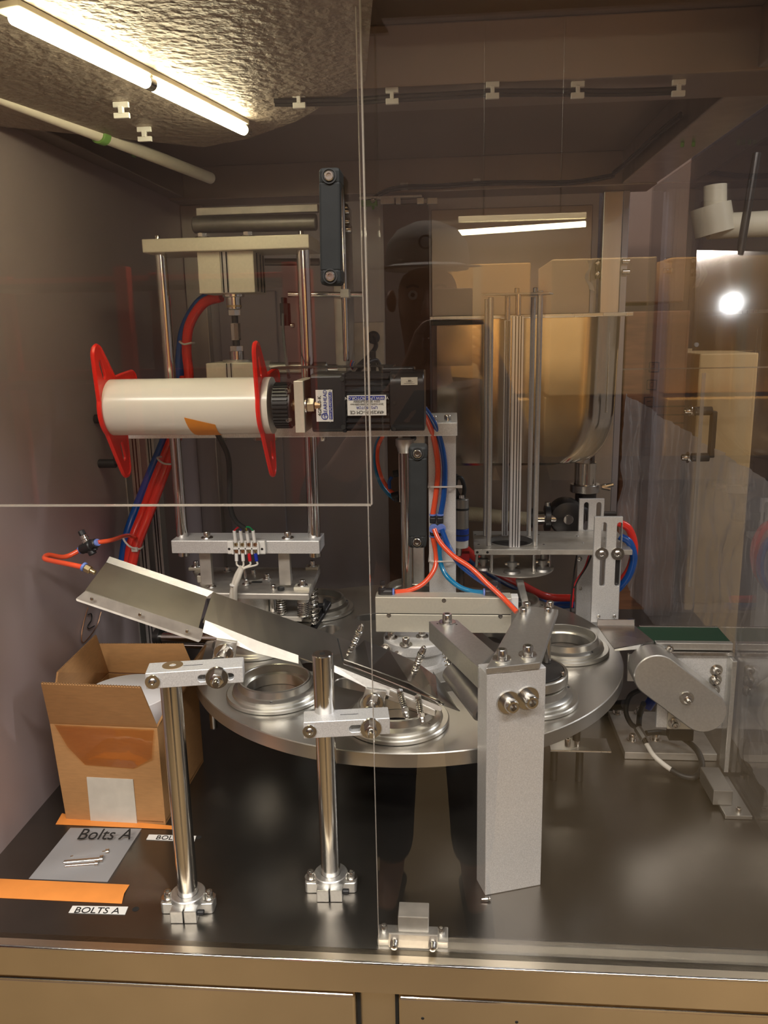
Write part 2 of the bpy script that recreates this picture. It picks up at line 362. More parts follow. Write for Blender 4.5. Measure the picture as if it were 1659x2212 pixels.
struct(box('trim_7', 'back_steel', None, (0.378, YB-0.03, 0.0), (0.392, YB+0.02, 0.995), 0.001))
struct(box('trim_8', 'post_steel', None, (XL, YB-0.03, 0.0), (XL+0.05, YB, 0.995), 0.002))
# panels on the back wall
for n_, (x0, x1, z0, z1, m_) in enumerate(((-0.56, -0.42, 0.05, 0.80, 'back_steel'), (-0.16, -0.055, 0.03, 0.985, 'brown_panel'), (-0.05, 0.315, 0.03, 0.97, 'back_panel'))):
    struct(box('trim_%d' % (9+n_), m_, None, (x0, YB-0.012, z0), (x1, YB, z1), 0.002))
# warehouse shell round the machine
struct(box('wall_rear', 'warehouse_dark', None, (-5, 4.6, -0.9), (5, 4.7, 2.6), 0))
struct(box('wall_front', 'warehouse_dark', None, (-5, -3.6, -0.9), (5, -3.5, 2.6), 0))
struct(box('baseboard_front', 'warehouse_floor', None, (-5, -3.5, -0.95), (5, 4.6, -0.9), 0))
struct(box('trim_12', 'warehouse_dark', None, (-5, -3.5, 2.55), (5, 4.6, 2.6), 0))

# ----------------------------------------------------------------- lower cabinet
t = thing('machine_cabinet', 'brushed stainless lower cabinet under the deck, with two recessed doors', 'cabinet', (-0.1, 0.9, -0.9))
box('body', 'front_steel', t, (-0.70, 0.812, -0.88), (0.60, 1.95, -0.013), 0)
def fz(px, py, yy=0.795): return at(px, py, y=yy)
box('deck_lip', 'front_steel', t, (-0.72, 0.787, -0.042), (0.60, 0.811, 0.0), 0.0025)
rod('edge_glint', 'chrome', t, (-0.72, 0.7880, -.0012), (0.60, 0.7880, -.0012), .0020, 12)  # chrome rods added on deck and door edges to catch bright lines
zt1 = at(400, 2128, y=0.80).z; xg0 = at(768, 2180, y=0.80).x; xg1 = at(862, 2180, y=0.80).x
d1 = box('door', 'front_steel', t, (-0.68, 0.797, -0.86), (xg0, 0.811, zt1), 0.003); rod('edge_glint', 'chrome', d1, (-0.68, 0.7985, zt1-.0005), (xg0-.002, 0.7985, zt1-.0005), .0017, 10); d1['label'] = 'left brushed steel cabinet door'
d2 = box('door', 'front_steel', t, (xg1, 0.797, -0.86), (0.56, 0.811, zt1), 0.003); rod('edge_glint', 'chrome', d2, (xg1+.002, 0.7985, zt1-.0005), (0.56, 0.7985, zt1-.0005), .0017, 10); d2['label'] = 'right brushed steel cabinet door with small holes'
box('door_gap', 'socket_dark', t, (xg0+0.001, 0.806, -0.86), (xg0+0.005, 0.8115, zt1), 0)
box('door_gap', 'socket_dark', t, (xg1-0.005, 0.806, -0.86), (xg1-0.001, 0.8115, zt1), 0)
for px, py in ((913, 2200), (1116, 2208)):
    p = at(px, py, y=0.797); rod('hole', 'socket_dark', d2, p+FR*0.0004, p-FR*0.003, 0.0022, 14)

# ----------------------------------------------------------------- acrylic doors
def pane(name, label, p0, p1, parent=None):
    t = thing(name, label, 'acrylic panel', ((p0[0]+p1[0])/2, (p0[1]+p1[1])/2, min(p0[2], p1[2])))
    box('pane', 'acrylic', t, p0, p1, 0); return t
yA = 0.74
xa = at(790, 600, y=yA).x; za = at(400, 1090, y=yA).z
tA = pane('acrylic_door', 'clear acrylic upper left door whose bottom edge ends above the terminal block', (-0.66, yA-0.0025, za), (xa, yA+0.0025, 1.02))
box('edge', 'acrylic_edge', tA, (-0.66, yA-0.0027, za-0.0012), (xa, yA+0.0027, za), 0)
box('edge', 'acrylic_edge', tA, (xa, yA-0.0027, za), (xa+0.0013, yA+0.0027, 1.02), 0)
yB = 0.809; xb = at(806, 1500, y=yB).x
tB = pane('acrylic_door', 'clear acrylic full-height right door standing on the front deck edge', (xb, yB-0.002, 0.002), (0.62, yB+0.002, 1.02))
box('edge', 'acrylic_edge', tB, (xb-0.0008, yB-0.0022, 0.002), (xb, yB+0.0022, 1.02), 0)
tC = pane('side_glazing', 'clear acrylic right side wall of the machine between deck and roof rail', (XR, 0.83, 0.004), (XR+0.004, YB-0.05, 0.995))
xs = at(1510, 900, x=XR+0.002)
box('edge', 'acrylic_edge', tC, (XR-0.001, at(1512, 900, x=XR).y-0.0015, 0.23), (XR+0.005, at(1512, 900, x=XR).y+0.0015, 0.62), 0)
def pull(label, px, py0, py1, yy, wpx, par):
    a, b = at(px[0], py0, y=yy-0.03), at(px[1], py1, y=yy-0.03); s = wpx/F*(yy-0.03)*0.5
    d = (a-b).normalized()
    t = slab('door_handle', 'handle_black', par, [b-RT*s+d*0.012, b+RT*s+d*0.012, a+RT*s-d*0.012, a-RT*s-d*0.012], (0, 0.012, 0), 0.002); t['label'] = label
    for e, sg in ((a, -1), (b, 1)):
        q = e + d*(sg*0.001)
        slab('foot', 'handle_black', t, [q-RT*s, q+RT*s, q+RT*s+d*sg*0.014, q-RT*s+d*sg*0.014], (0, 0.026, 0), 0.003)
        c = q + d*sg*0.007
        lathe('bolt_recess', 'socket_dark', t, c+FR*0.0015, (0, -1, 0), [(0.0062, -0.002), (0.0062, 0), (0.0052, 0), (0.0050, -0.001), (0, -0.001)], 24, False)
        lathe('bolt', 'bolt_steel', t, c+FR*0.0008, (0, -1, 0), [(0.0042, 0), (0.0042, 0.0018), (0.0034, 0.0025), (0.0021, 0.0025), (0.0019, 0.0004), (0, 0.0004)], 18, False)
pull('black pull handle beside the door edge', (711, 714), 358, 618, yA, 44, tA)
pull('black pull handle in front of the centre shaft', (902, 901), 962, 1187, yB, 40, tB)
def side_pull(label, a, b, sgn, m, par, r):
    q = RT*sgn*0.03
    t = slab('door_handle', m, par, [b+q+V((0, -.009, 0)), b+q+V((0, .009, 0)), a+q+V((0, .009, 0)), a+q+V((0, -.009, 0))], RT*sgn*0.009, 0.002); t['label'] = label
    for e in (a, b):
        rod('foot', m, t, e, e+RT*sgn*0.031, 0.008, 16); bolt(t, e+RT*sgn*(0.039 if par is wl else -0.006), (sgn if par is wl else -1, 0, 0), r, 'wsocket')
a = at(205, 905, x=XL); b = V((XL, a.y, at(205, 1005, x=XL).z)); side_pull('black pull handle behind the cream roller', a, b, 1, 'black_plastic', wl, 0.005)
a = at(1500, 888, x=XR+.004); b = V((XR+.004, a.y, a.z-0.085)); side_pull('black pull handle bolted through the side pane', a, b, 1, 'handle_black', tC, 0.006)

# ----------------------------------------------------------------- roof fittings
t = thing('tube_light', 'lit two-tube fluorescent batten at upper left standing in for a reflected one', 'light', (-0.36, 0.9, 0.98))  # built here in place of a tube that shows only as a reflection
zl = 0.975
a, b = at(-120, -38, z=zl), at(531, 283, z=zl); a = a + (b-a)*((.7485-a.y)/(b.y-a.y)); ab = (b-a).normalized(); sd = ab.cross(UP).normalized()
m1 = at(322, 180, z=zl); m1 = a+ab*((m1-a).dot(ab))
slab('batten', 'lamp_body', t, [a+sd*-0.022+UP*.0075, a+sd*0.006+UP*.0075, b+sd*0.006+UP*.0075, b+sd*-0.022+UP*.0075], UP*0.0062, 0.001)
for f_ in (.15, .45): pass
rod('lamp', 'tube_light', t, a, m1-ab*0.006, 0.0068, 20); rod('lamp', 'tube_light', t, m1+ab*0.006, b-ab*0.008, 0.0068, 20)
for q in (m1, b): rod('lamp_cap', 'bolt_steel', t, q-ab*0.006, q+ab*0.006, 0.0072, 16)
box('holder', 'lamp_body', t, m1-V((.004, .004, -.002)), m1+V((.004, .004, .02)), 0.001)
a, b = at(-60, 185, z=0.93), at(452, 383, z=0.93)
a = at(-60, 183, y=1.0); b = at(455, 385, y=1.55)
t = thing('reflection_bar', 'cream round bar standing in for a reflected streak at the upper left roof edge', 'pipe', b)  # solid bar put in where only a pale reflection runs
rod('pipe', 'reflection_cream', t, a, b, 0.0100, 20)
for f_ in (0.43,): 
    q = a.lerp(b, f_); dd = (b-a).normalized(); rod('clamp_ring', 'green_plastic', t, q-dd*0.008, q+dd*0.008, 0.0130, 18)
for k, (px, py, lab) in enumerate(((270, 330, 'green wire clamp below the cream conduit on the left wall rail'), (1487, 296, 'green wire clamp hanging from the right roof rail'), (797, 437, 'green wire clamp on the bracket strip under the back rail'))):
    p = at(px, py, x=XL+0.02) if k == 0 else (at(px, py, x=XR-0.045) if k == 1 else at(px, py, y=YB-0.11))
    t = thing('wire_clamp', lab, 'clamp', p)
    box('body', 'green_plastic', t, p+V((-.018, -.01, -.008)), p+V((.018, .01, .004)), 0.002)
    for s in (-1, 1): rod('pin', 'green_plastic', t, p+V((s*.009, 0, -.008)), p+V((s*.009, 0, -.015)), 0.003, 10)
# cable saddles on the cross beam and rails
def clip(px, py, lab, yy=None, zz=None, s=0.008):
    p = at(px, py, z=zz) if zz else at(px, py, y=yy)
    t = thing('cable_clip', lab, 'clip', p, 'white adhesive cable clips under the roof')
    if zz:
        box('pad', 'white_plastic', t, p+V((-s, -.002, .003)), p+V((s, .003, .0095)), 0.0006)
        box('pad', 'white_plastic', t, p+V((-s, -.002, -.0095)), p+V((s, .003, -.003)), 0.0006)  # lower pad stands in for the clip's reflection in the polished beam
        box('saddle', 'white_plastic', t, p+V((-s*.3, -.004, -.004)), p+V((s*.3, .003, .004)), 0.0006)
    else:
        box('pad', 'white_plastic', t, p+V((-s, -.001, -s)), p+V((s, .004, s*.9)), 0.0008)
        box('saddle', 'white_plastic', t, p+V((-s*.3, -.005, -s*.5)), p+V((s*.3, 0, s*.5)), 0.0008)
for px, py, lab in ((646, 216, 'white cable clip on the roof beam, left of the door edge'), (847, 207, 'white cable clip on the roof beam, just right of the door edge'),
                    (1064, 195, 'white cable clip on the roof beam above the rod magazine'), (1248, 194, 'dim cable clip on the roof beam, second from the right wall'), (1466, 190, 'cable clip on the roof beam beside the right roof rail')):
    clip(px, py, lab, zz=0.9855)
for px, py, lab in ((873, 402, 'white cable clip on the back rail above the bracket strip'), (1030, 393, 'small cable clip on the middle of the back rail')):
    clip(px, py, lab, yy=YB-0.104)
for px, py, lab in ((262, 238, 'white cable clip upper of two near the cream conduit'), (312, 290, 'white cable clip lower of two near the cream conduit')):
    clip(px, py, lab, zz=0.9795, s=0.010)
pts = [at(x, y, z=0.9855)+V((0, .008, 0)) for x, y in ((590, 216), (646, 216), (760, 213), (847, 207), (960, 201), (1064, 195), (1160, 194), (1248, 194), (1360, 194), (1466, 190))]
t = thing('cable_bundle', 'dark cable bundle clipped along the roof beam', 'cable', pts[0])
for k in range(3): tube('cable', 'black_rubber', t, [p+V((0, (k-1)*.0045, -(k % 2)*.003)) for p in pts], 0.0028, 8, 4)
pts = [at(x, y, y=YB-0.11) for x, y in ((792, 436), (830, 412), (873, 402), (950, 400), (1030, 394), (1120, 392), (1230, 392), (1318, 378), (1325, 372))]
pts += [at(x, y, x=0.352) for x, y in ((1350, 352), (1400, 305), (1440, 270), (1470, 245))]
t = thing('cable_bundle', 'thin black cables along the back rail rising at the right corner', 'cable', pts[0])
for k in range(2): tube('cable', 'black_rubber', t, [p+V((0, -k*.004, -k*.005)) for p in pts], 0.003, 8, 4)
# sensor bracket strip below the back rail
p = at(850, 432, y=YB-0.115)
t = thing('bracket_strip', 'white slotted bracket strip bolted under the back rail', 'bracket', p)
box('strip', 'alu_satin', t, at(775, 430, y=YB-0.118), at(912, 423, y=YB-0.10), 0.001)
for x0, x1 in ((822, 852), (900, 916), (922, 945), (855, 866)): box('tab', 'alu_satin', t, at(x0, 441, y=YB-0.118), at(x1, 428, y=YB-0.108), 0.001)
bolt(t, at(806, 434, y=YB-0.12), FR, 0.005)
# hinges at the right back post
for py, lab in ((573, 'bolt'), (597, 'bolt')): pass
p = at(1292, 582, y=YB-0.014)
t = thing('hinge', 'small two-bolt hinge at the top of the back panel', 'hinge', p)
box('leaf', 'dark_metal', t, at(1287, 602, y=YB-0.018), at(1299, 562, y=YB-0.0125), 0.001)
for py in (568, 591): bolt(t, at(1291, py, y=YB-0.018), FR, 0.0062, 'button')
t = thing('hinge', 'small steel hinge pin on the right back corner post', 'hinge', at(1352, 582, y=YB-0.03))
for py in (564, 587): rod('knuckle', 'bolt_steel', t, at(1344, py, y=YB-0.036), at(1360, py, y=YB-0.036), 0.006, 14)
# ================================================================= TURNTABLE
TC = V((-0.078, 1.288, 0)); ZT = 0.18; TR = 0.352
t = thing('rotary_table', 'large round aluminium rotary table with cup rings, standing on short legs', 'rotary table', TC)
holes = []
for k in range(8):
    a = k*PI/4; holes.append(circ(0.262*math.cos(a), 0.262*math.sin(a), 0.047, 36))
    a += PI/8; holes.append(slot(0.165*math.cos(a), 0.165*math.sin(a), 0.05, 0.017, a+PI/2))
plate('disc', 'turntable_alu', t, circ(0, 0, TR, 160), holes, 0.021, TC+UP*(ZT-0.0105), (1, 0, 0), (0, 1, 0), 0.0012)
for k in range(8):
    a = k*PI/4; c = TC+V((0.262*math.cos(a), 0.262*math.sin(a), ZT-0.006))
    r = lathe('cup_ring', 'turn_alu', t, c, UP, [(0.0465, 0), (0.0465, .0062), (0.071, .0062), (0.0725, .0072), (0.0725, .0115), (0.071, .013), (0.064, .013), (0.0625, .0145), (0.0625, .0185), (0.0605, .020), (0.0555, .022), (0.0535, .031), (0.0520, .032), (0.0500, .032), (0.0490, .031), (0.0485, .019), (0.0425, .018), (0.0425, .002), (0.0440, 0)], 72, False)
    for da in (0.9, 2.4, 4.1, 5.4):
        q = c+V((0.0590*math.cos(da+a), 0.0590*math.sin(da+a), 0.0200)); rod('set_screw', 'dark_metal', r, q, q+UP*0.0015, 0.0020, 10)
    for da in (3.6,):
        q = c+V((0.0455*math.cos(da), 0.0455*math.sin(da), 0.018)); rod('locating_pin', 'bolt_steel', r, q, q+UP*0.006, 0.0022, 10)
lathe('hub_drum', 'dark_metal', t, TC+UP*0.0, UP, [(0.10, 0), (0.10, .02), (0.07, .03), (0.07, ZT-0.022)], 48)
for k in range(5):
    a = math.radians(10+72*k); q = TC+V((0.30*math.cos(a), 0.30*math.sin(a), 0.14))
    if k == 2: q = at(462, 1540, y=1.30); q.z = 0.14
q = V((-0.42, 1.31, 0.0)); q = at(462, 1572, z=0.10); 
for px, py in ((462, 1572),):
    b_ = at(px, py, y=1.21); rod('pad_rod', 'shaft_steel', t, V((b_.x, b_.y, b_.z)), V((b_.x, b_.y, ZT-0.022)), 0.0065, 16)
b_ = at(1245, 1602, y=1.14); rod('pad_rod', 'dark_metal', t, V((b_.x, b_.y, 0.095)), V((b_.x, b_.y, ZT-0.022)), 0.006, 16)

# sealing disc in the front right ring
c = TC+V((0.262*math.cos(-PI/4), 0.262*math.sin(-PI/4), ZT+0.0265))
t = thing('sealing_disc', 'dark round disc seated in the cup ring right of the square column', 'disc', c)
lathe('disc', 'seal_dark', t, c+UP*0.013, UP, [(0.050, 0), (0.050, .006), (0.048, .0072), (0, .0072)], 64, False)
lathe('rim', 'turn_alu', t, c, UP, [(0.0475, 0), (0.0475, .004), (0.0555, .004), (0.0565, .005), (0.0565, .017), (0.055, .0185), (0.0515, .0185), (0.0510, .013), (0.0440, .0125), (0.044, .0)], 64, False)
bolt(t, c+V((0.046, -0.022, .0200)), UP, 0.0032)

# bracket with rods under the table edge at the right
p = at(1240, 1618, z=0.065)
t = thing('support_bar', 'thin steel bar with bolts under the right front table edge', 'bar', V((p.x, p.y, 0)))
a, b = at(1187, 1612, y=p.y), at(1318, 1617, y=p.y)
box('bar', 'sheet_steel', t, V((a.x, p.y-.012, a.z-.003)), V((b.x, p.y+.03, a.z)), 0.001)
for px in (1226, 1247): q = at(px, 1608, y=p.y+0.012); bolt(t, V((q.x, q.y, a.z)), UP, 0.0045)
for sx in (0.01, 0.05): rod('stem', 'dark_metal', t, V((a.x+sx, p.y+.02, 0)), V((a.x+sx, p.y+.02, a.z-.003)), 0.006, 12)

# ----------------------------------------------------------------- hub flange, centre shaft
hc = at(895, 1389, y=1.20)
hc = V((-0.058, 1.222, 0))
t = thing('hub_flange', 'round satin hub with socket bolts at the middle of the rotary table', 'flange', V((hc.x, hc.y, ZT)))
lathe('body', 'alu_blasted', t, V((hc.x, hc.y, ZT)), UP, [(0.050, 0), (0.050, .008), (0.046, .012), (0.046, .030), (0.053, .032), (0.053, .047), (0.051, .049), (0, .049)], 64, False)
zh = ZT+0.049
for px, py in ((845, 1378), (877, 1393), (912, 1375), (820, 1400)):
    q = at(px, py, z=zh)
    if (q-V((hc.x, hc.y, zh))).length < 0.048: bolt(t, q, UP, 0.0058, 'wsocket')
for px, py in ((832, 1404), (862, 1418)):
    q = at(px, py, y=hc.y-0.045); bolt(t, q, (-0.2, -1, 0.1), 0.0055, 'wnut', 'nut')
sx, sy = -0.0765, 1.288
ztop = at(878, 948, y=sy).z
t = thing('centre_shaft', 'polished vertical shaft behind the lower black door handle', 'shaft', V((sx, sy, ZT)))
rod('shaft', 'shaft_steel', t, (sx, sy, ZT), (sx, sy, ztop), 0.0088, 28)
lathe('collar', 'alu_satin', t, (sx, sy, ztop-0.022), UP, [(0.011, 0), (0.013, .008), (0.015, .012), (0.015, .022)], 32)
# silver slide cylinder behind it
p = at(905, 970, y=1.31)
t = thing('slide_cylinder', 'slim silver pneumatic cylinder hanging under the cross plate by the centre shaft', 'cylinder', V((p.x, 1.31, 0.25)))
zt_ = 0.545; 
box('rail', 'alu_satin', t, V((at(860, 950, y=1.318).x, 1.318, at(860, 1085, y=1.318).z)), V((at(868, 950, y=1.318).x, 1.34, zt_)), 0.001)
box('body', 'alu_satin', t, V((at(889, 950, y=1.315).x, 1.315, at(900, 1262, y=1.315).z)), V((at(913, 950, y=1.315).x, 1.345, zt_)), 0.001)
box('block', 'alu_dull', t, V((at(889, 950, y=1.30).x, 1.30, zt_-0.025)), V((at(918, 950, y=1.30).x, 1.32, zt_)), 0.002)
rod('port', 'socket_dark', t, at(893, 946, y=1.301), at(893, 946, y=1.301)+FR*0.003, 0.005, 14)
rod('piston_rod', 'shaft_steel', t, at(893, 1250, y=1.33), at(890, 1175, y=1.33), 0.003, 10)

# ----------------------------------------------------------------- square support column + cross plate
cx0, cx1 = at(926, 1100, y=1.272).x, at(985, 1100, y=1.272).x
zc1 = at(950, 938, y=1.272).z
t = thing('support_column', 'blasted aluminium column carrying the red and blue air tubes', 'column', V(((cx0+cx1)/2, 1.29, ZT)))
box('column', 'alu_blasted', t, (cx0, 1.272, ZT+0.0005), (cx1, 1.312, zc1-0.0005), 0.001)
t = thing('cross_plate', 'long horizontal aluminium cross plate under the roller and motor', 'plate', V((-0.2, 1.3, zc1)))
px0 = at(243, 930, y=1.25).x; px1 = at(988, 930, y=1.25).x
zp1 = at(950, 913, y=1.25).z
box('plate', 'alu_blasted', t, (px0, 1.25, zc1), (px1, 1.40, zp1), 0.0012)
for px, py in ((937, 905), (967, 903)): bolt(t, at(px, py+6, z=zp1), UP, 0.0055)
for px in (478, 558, 590, 697): 
    q = at(px, 946, y=1.285); bolt(t, V((q.x, 1.285, zc1)), -UP, 0.0075 if px != 697 else 0.0055, 'whex' if px != 697 else 'wsocket')

# ----------------------------------------------------------------- beige actuator block
t = thing('actuator_block', 'long beige anodised actuator block above the hub, with socket screws', 'actuator', at(958, 1365, y=1.2))
a, b = at(812, 1365, y=1.195), at(1105, 1292, y=1.195)
zm = (a.z+b.z)/2+0.002
box('lower_half', 'alu_beige', t, V((a.x, 1.195, a.z)), V((b.x, 1.222, zm-0.0012)), 0.001)
box('upper_half', 'alu_beige', t, V((a.x, 1.195, zm+0.0)), V((b.x, 1.222, b.z)), 0.001)
box('joint', 'dark_metal', t, V((a.x+.001, 1.196, zm-0.0013)), V((b.x-.001, 1.221, zm+0.0002)), 0)
for px, py in ((840, 1329), (1081, 1331), (959, 1297)):
    q = at(px, py, y=1.1948); r_ = 0.0034
    lathe('screw', 'bolt_steel', t, q, FR, [(r_, -.0002), (r_, .0006), (r_*.6, .0006), (r_*.5, -.0001), (0, -.0001)], 16, False)
box('end_cap', 'white_plastic', t, V((b.x, 1.20, zm+.006)), V((b.x+.011, 1.218, b.z)), 0.001)
box('end_block', 'alu_satin', t, V((b.x, 1.20, zm-.022)), V((b.x+.008, 1.218, zm+.004)), 0.001)

# ================================================================= POSTS
def socket_clamp(t, p, ang=0):
    """split flange base: two ears with bolts, a round collar, a front split lug"""
    c, s = math.cos(ang), math.sin(ang); R3 = Matrix.Rotation(ang, 3, 'Z')
    out = rrect(-0.033, -0.0105, 0.033, 0.0105, 0.004)
    O = p + UP*0.0075
    U, W = R3 @ RT, R3 @ V((0, 1, 0))
    plate('flange', 'alu_satin', t, out, [circ(0, 0, 0.0126, 24)], 0.0146, O, U, W, 0.0008)
    for sgn in (-1, 1):
        q = p+R3 @ V((sgn*0.0085, -0.0185, 0)); bm = bmesh.new(); addbox(bm, q+UP*0.0085, (0.0155, 0.0175, 0.0165), R3); bevel(bm, .0008); bm_link('clamp_lug', bm, 'alu_satin', t)
        bolt(t, p+R3 @ V((sgn*0.026, 0.001, 0.015)), UP, 0.0048, 'wsocket')
    lathe('collar', 'alu_satin', t, p+UP*0.0148, UP, [(0.0128, 0), (0.0215, 0), (0.0215, .008), (0.0205, .009), (0.0128, .009)], 36, False)
    q = p+R3 @ V((0.0165, -0.021, 0.011)); rod('clamp_screw', 'black_plastic', t, q, q+R3 @ V((0.008, 0, 0)), 0.0035, 14)
def clamp_bar(name, label, pts, h, d, postc, pr, slot_c, nutp, scr, top_z):
    """clamp bar: front face runs from pts[0] to pts[1] (bottom corners), height h, depth d"""
    a, b = pts; u = V((b.x-a.x, b.y-a.y, 0)).normalized(); n = V((-u.y, u.x, 0)); L = (b-a).length
    t = thing(name, label, 'clamp', a)
    return t, a, b, u, n, L
def post(label, pos, top_z, r=0.0125):
    t = thing('round_post', label, 'post', pos)
    rod('shaft', 'shaft_steel', t, pos, V((pos.x, pos.y, top_z)), r, 40, 0.001)
    lathe('end_hole', 'socket_dark', t, V((pos.x, pos.y, top_z)), UP, [(0.0034, -0.003), (0.0034, .0002), (0, .0002)], 16, False)
    socket_clamp(t, pos, 0.06)
    return t
def bar_clamp(label, fl, fr, hpx, d, ppos, slotx, nutpx, scrx, yoff):
    # fl, fr: pixel positions of front-face top-left / top-right; yl, yr depth of front face
    (lx, ly), (rx, ry) = fl, fr; y0 = ppos.y-0.0165-yoff; y1 = ppos.y-0.0165
    A, B = at(lx, ly, y=y0), at(rx, ry, y=y1); zt = (A.z+B.z)/2; A.z = B.z = zt
    Lb = at(lx, ly+hpx, y=y0).z; hh = zt-Lb
    u = (B-A).normalized(); n = V((-u.y, u.x, 0)); L = (B-A).length
    t = thing('post_clamp', label, 'clamp', (A+B)/2-UP*hh)
    O = (A+B)/2 - UP*hh/2 + n*d/2
    s0 = (at(slotx[0], ly+hpx*.5, y=(y0+y1)/2)-A).dot(u)-L/2; s1 = (at(slotx[1], ly+hpx*.5, y=(y0+y1)/2)-A).dot(u)-L/2
    body = plate('body', 'alu_blasted', t, rrect(-L/2, -hh/2, L/2, hh/2, 0.0012), [slot((s0+s1)/2, -0.001, (s1-s0)-hh*0.42, hh*0.21)], d, O, u, UP, 0.0006)
    # saw cut on top and cap plate
    k = (ppos-A).dot(u)
    q = A+u*(k+0.019)+n*(d*0.5); slab('saw_cut', 'socket_dark', t, [q-n*.0004, q+u*.022-n*.0004, q+u*.022+n*.0004, q+n*.0004], UP*0.0003, 0)
    sc = at(scrx, ly+hpx*0.55, y=y0-0.001); k2 = (sc-A).dot(u); q = A+u*k2-UP*hh*0.55; bolt(t, q-n*0.0002, -n, 0.0048, 'wbutton', 'bolt')
    kn = (at(nutpx, ly, y=(y0+y1)/2)-A).dot(u); q = A+u*kn-UP*(hh*0.5+.001)
    bolt(t, q, -n, 0.0075, 'wnut', 'nut')
    bolt(t, q+n*d, n, 0.0072, 'wnut', 'nut')
    return t, q, n, u, zt, A, d, hh
P1 = V((at(409, 1962, z=0).x, at(409, 1962, z=0).y, 0)); P2 = V((at(716, 1918, z=0).x, at(716, 1918, z=0).y, 0))
zc = at(420, 1450, y=P1.y).z
post('left polished round post on a bolted base beside the cardboard box', P1, at(372, 1440, y=P1.y).z)
post('middle polished round post on a bolted base in front of the rotary table', P2, at(700, 1412, y=P2.y).z)
c1 = bar_clamp('aluminium slotted clamp bar on top of the left round post', (313, 1455), (524, 1441), 34, 0.030, P1, (427, 505), 467, 329, 0.022)
c2 = bar_clamp('aluminium slotted clamp bar partway up the middle round post', (655, 1562), (842, 1550), 34, 0.030, P2, (754, 824), 801, 669, 0.016)
t = c1[0]; q = at(373, 1437, z=c1[4])
lathe('cap_disc', 'brass_bearing', t, V((q.x, q.y, c1[4])), UP, [(0.0118, -0.001), (0.0118, .0004), (0.004, .0004), (0.0035, -0.001), (0, -0.001)], 32, False)

# ================================================================= FRONT SQUARE COLUMN
A, B, D = at(1048, 1935, z=0), at(1168, 1912, z=0), at(1029, 1903, z=0)
zt = at(1050, 1457, y=A.y).z
t = thing('square_column', 'big blasted aluminium square column standing in front of the rotary table', 'column', (A+B)/2)
u = (B-A).normalized(); n = V((-u.y, u.x, 0))
dd = 0.032
slab('column', 'alu_blasted', t, [A, B, B+n*dd, A+n*dd], UP*zt, 0.0012)
for px, py in ((1095, 1513), (1142, 1510)): q = at(px, py, y=A.y+0.012); q = A+u*((q-A).dot(u))+UP*q.z; bolt(t, q, -n, 0.0085, 'wsocket')
zq = zt+0.001
pl = [at(1050, 1443, z=zt+.009), at(1167, 1430, z=zt+.009), at(1206, 1316, z=zt+.009), at(1126, 1307, z=zt+.009)]
t2 = thing('top_plate', 'flat aluminium plate bolted on the square column reaching back over the table', 'plate', pl[0])
slab('plate', 'alu_satin', t2, [V((p.x, p.y, zt+.0002)) for p in pl], UP*0.0088, 0.0012)
for px, py in ((1084, 1423), (1140, 1415)): bolt(t2, at(px, py, z=zt+.009), UP, 0.0065, 'wsocket')
for px, py in ((1131, 1326), (1138, 1313), (1183, 1325), (1188, 1311)): bolt(t2, at(px, py, z=zt+.009), UP, 0.0052)
for px in (1131, 1184):
    q = at(px, 1325, z=zt); rod('hanger_rod', 'shaft_steel', t2, V((q.x, q.y, zt)), V((q.x, q.y, zt-0.075)), 0.0055, 14)
q = (pl[2]+pl[3])/2; 
zb = zt-0.001
bq = [at(926, 1342, z=zb), at(1033, 1442, z=zb), at(1069, 1409, z=zb), at(987, 1338, z=zb)]
t3 = thing('square_bar', 'square aluminium bar running from the column back towards the hub', 'bar', bq[0]-UP*0.028)
bq2 = [V((p.x, p.y, zb-0.028)) for p in bq]
slab('bar', 'alu_satin', t3, bq2, UP*0.028, 0.001)
bolt(t3, at(966, 1345, z=zb), UP, 0.0068, 'wsocket')
for px, py in ((945, 1347), (986, 1349)): q = at(px, py, z=zb); rod('tapped_hole', 'dark_metal', t3, q-UP*.001, q+UP*0.0003, 0.0016, 10)
a = at(975, 1449, y=1.02); b = at(1046, 1540, y=0.945)
t4 = thing('guide_roller', 'matt grey round roller angled down behind the square column', 'roller', a)
rod('roller', 'grey_tube', t4, a, b, 0.0150, 28, 0.003)
a2 = at(962, 1402, y=1.045); b2 = at(972, 1442, y=1.04)
spring('spring', 'bolt_steel', t4, a2, b2, 0.0052, 0.0012, 5); rod('stem', 'bolt_steel', t4, a2, b2, 0.003, 10)
q = at(1046, 1940, z=0)
t5 = thing('loose_screw', 'tiny screw lying at the foot of the square column', 'screw', V((q.x, q.y-.004, 0)))
a = V((q.x-.004, q.y-.006, .0028)); rod('shank', 'bolt_steel', t5, a, a+V((.009, .001, 0)), 0.0016, 10); rod('head', 'bolt_steel', t5, a+V((.009, .001, 0)), a+V((.0115, .0013, 0)), 0.0028, 14)

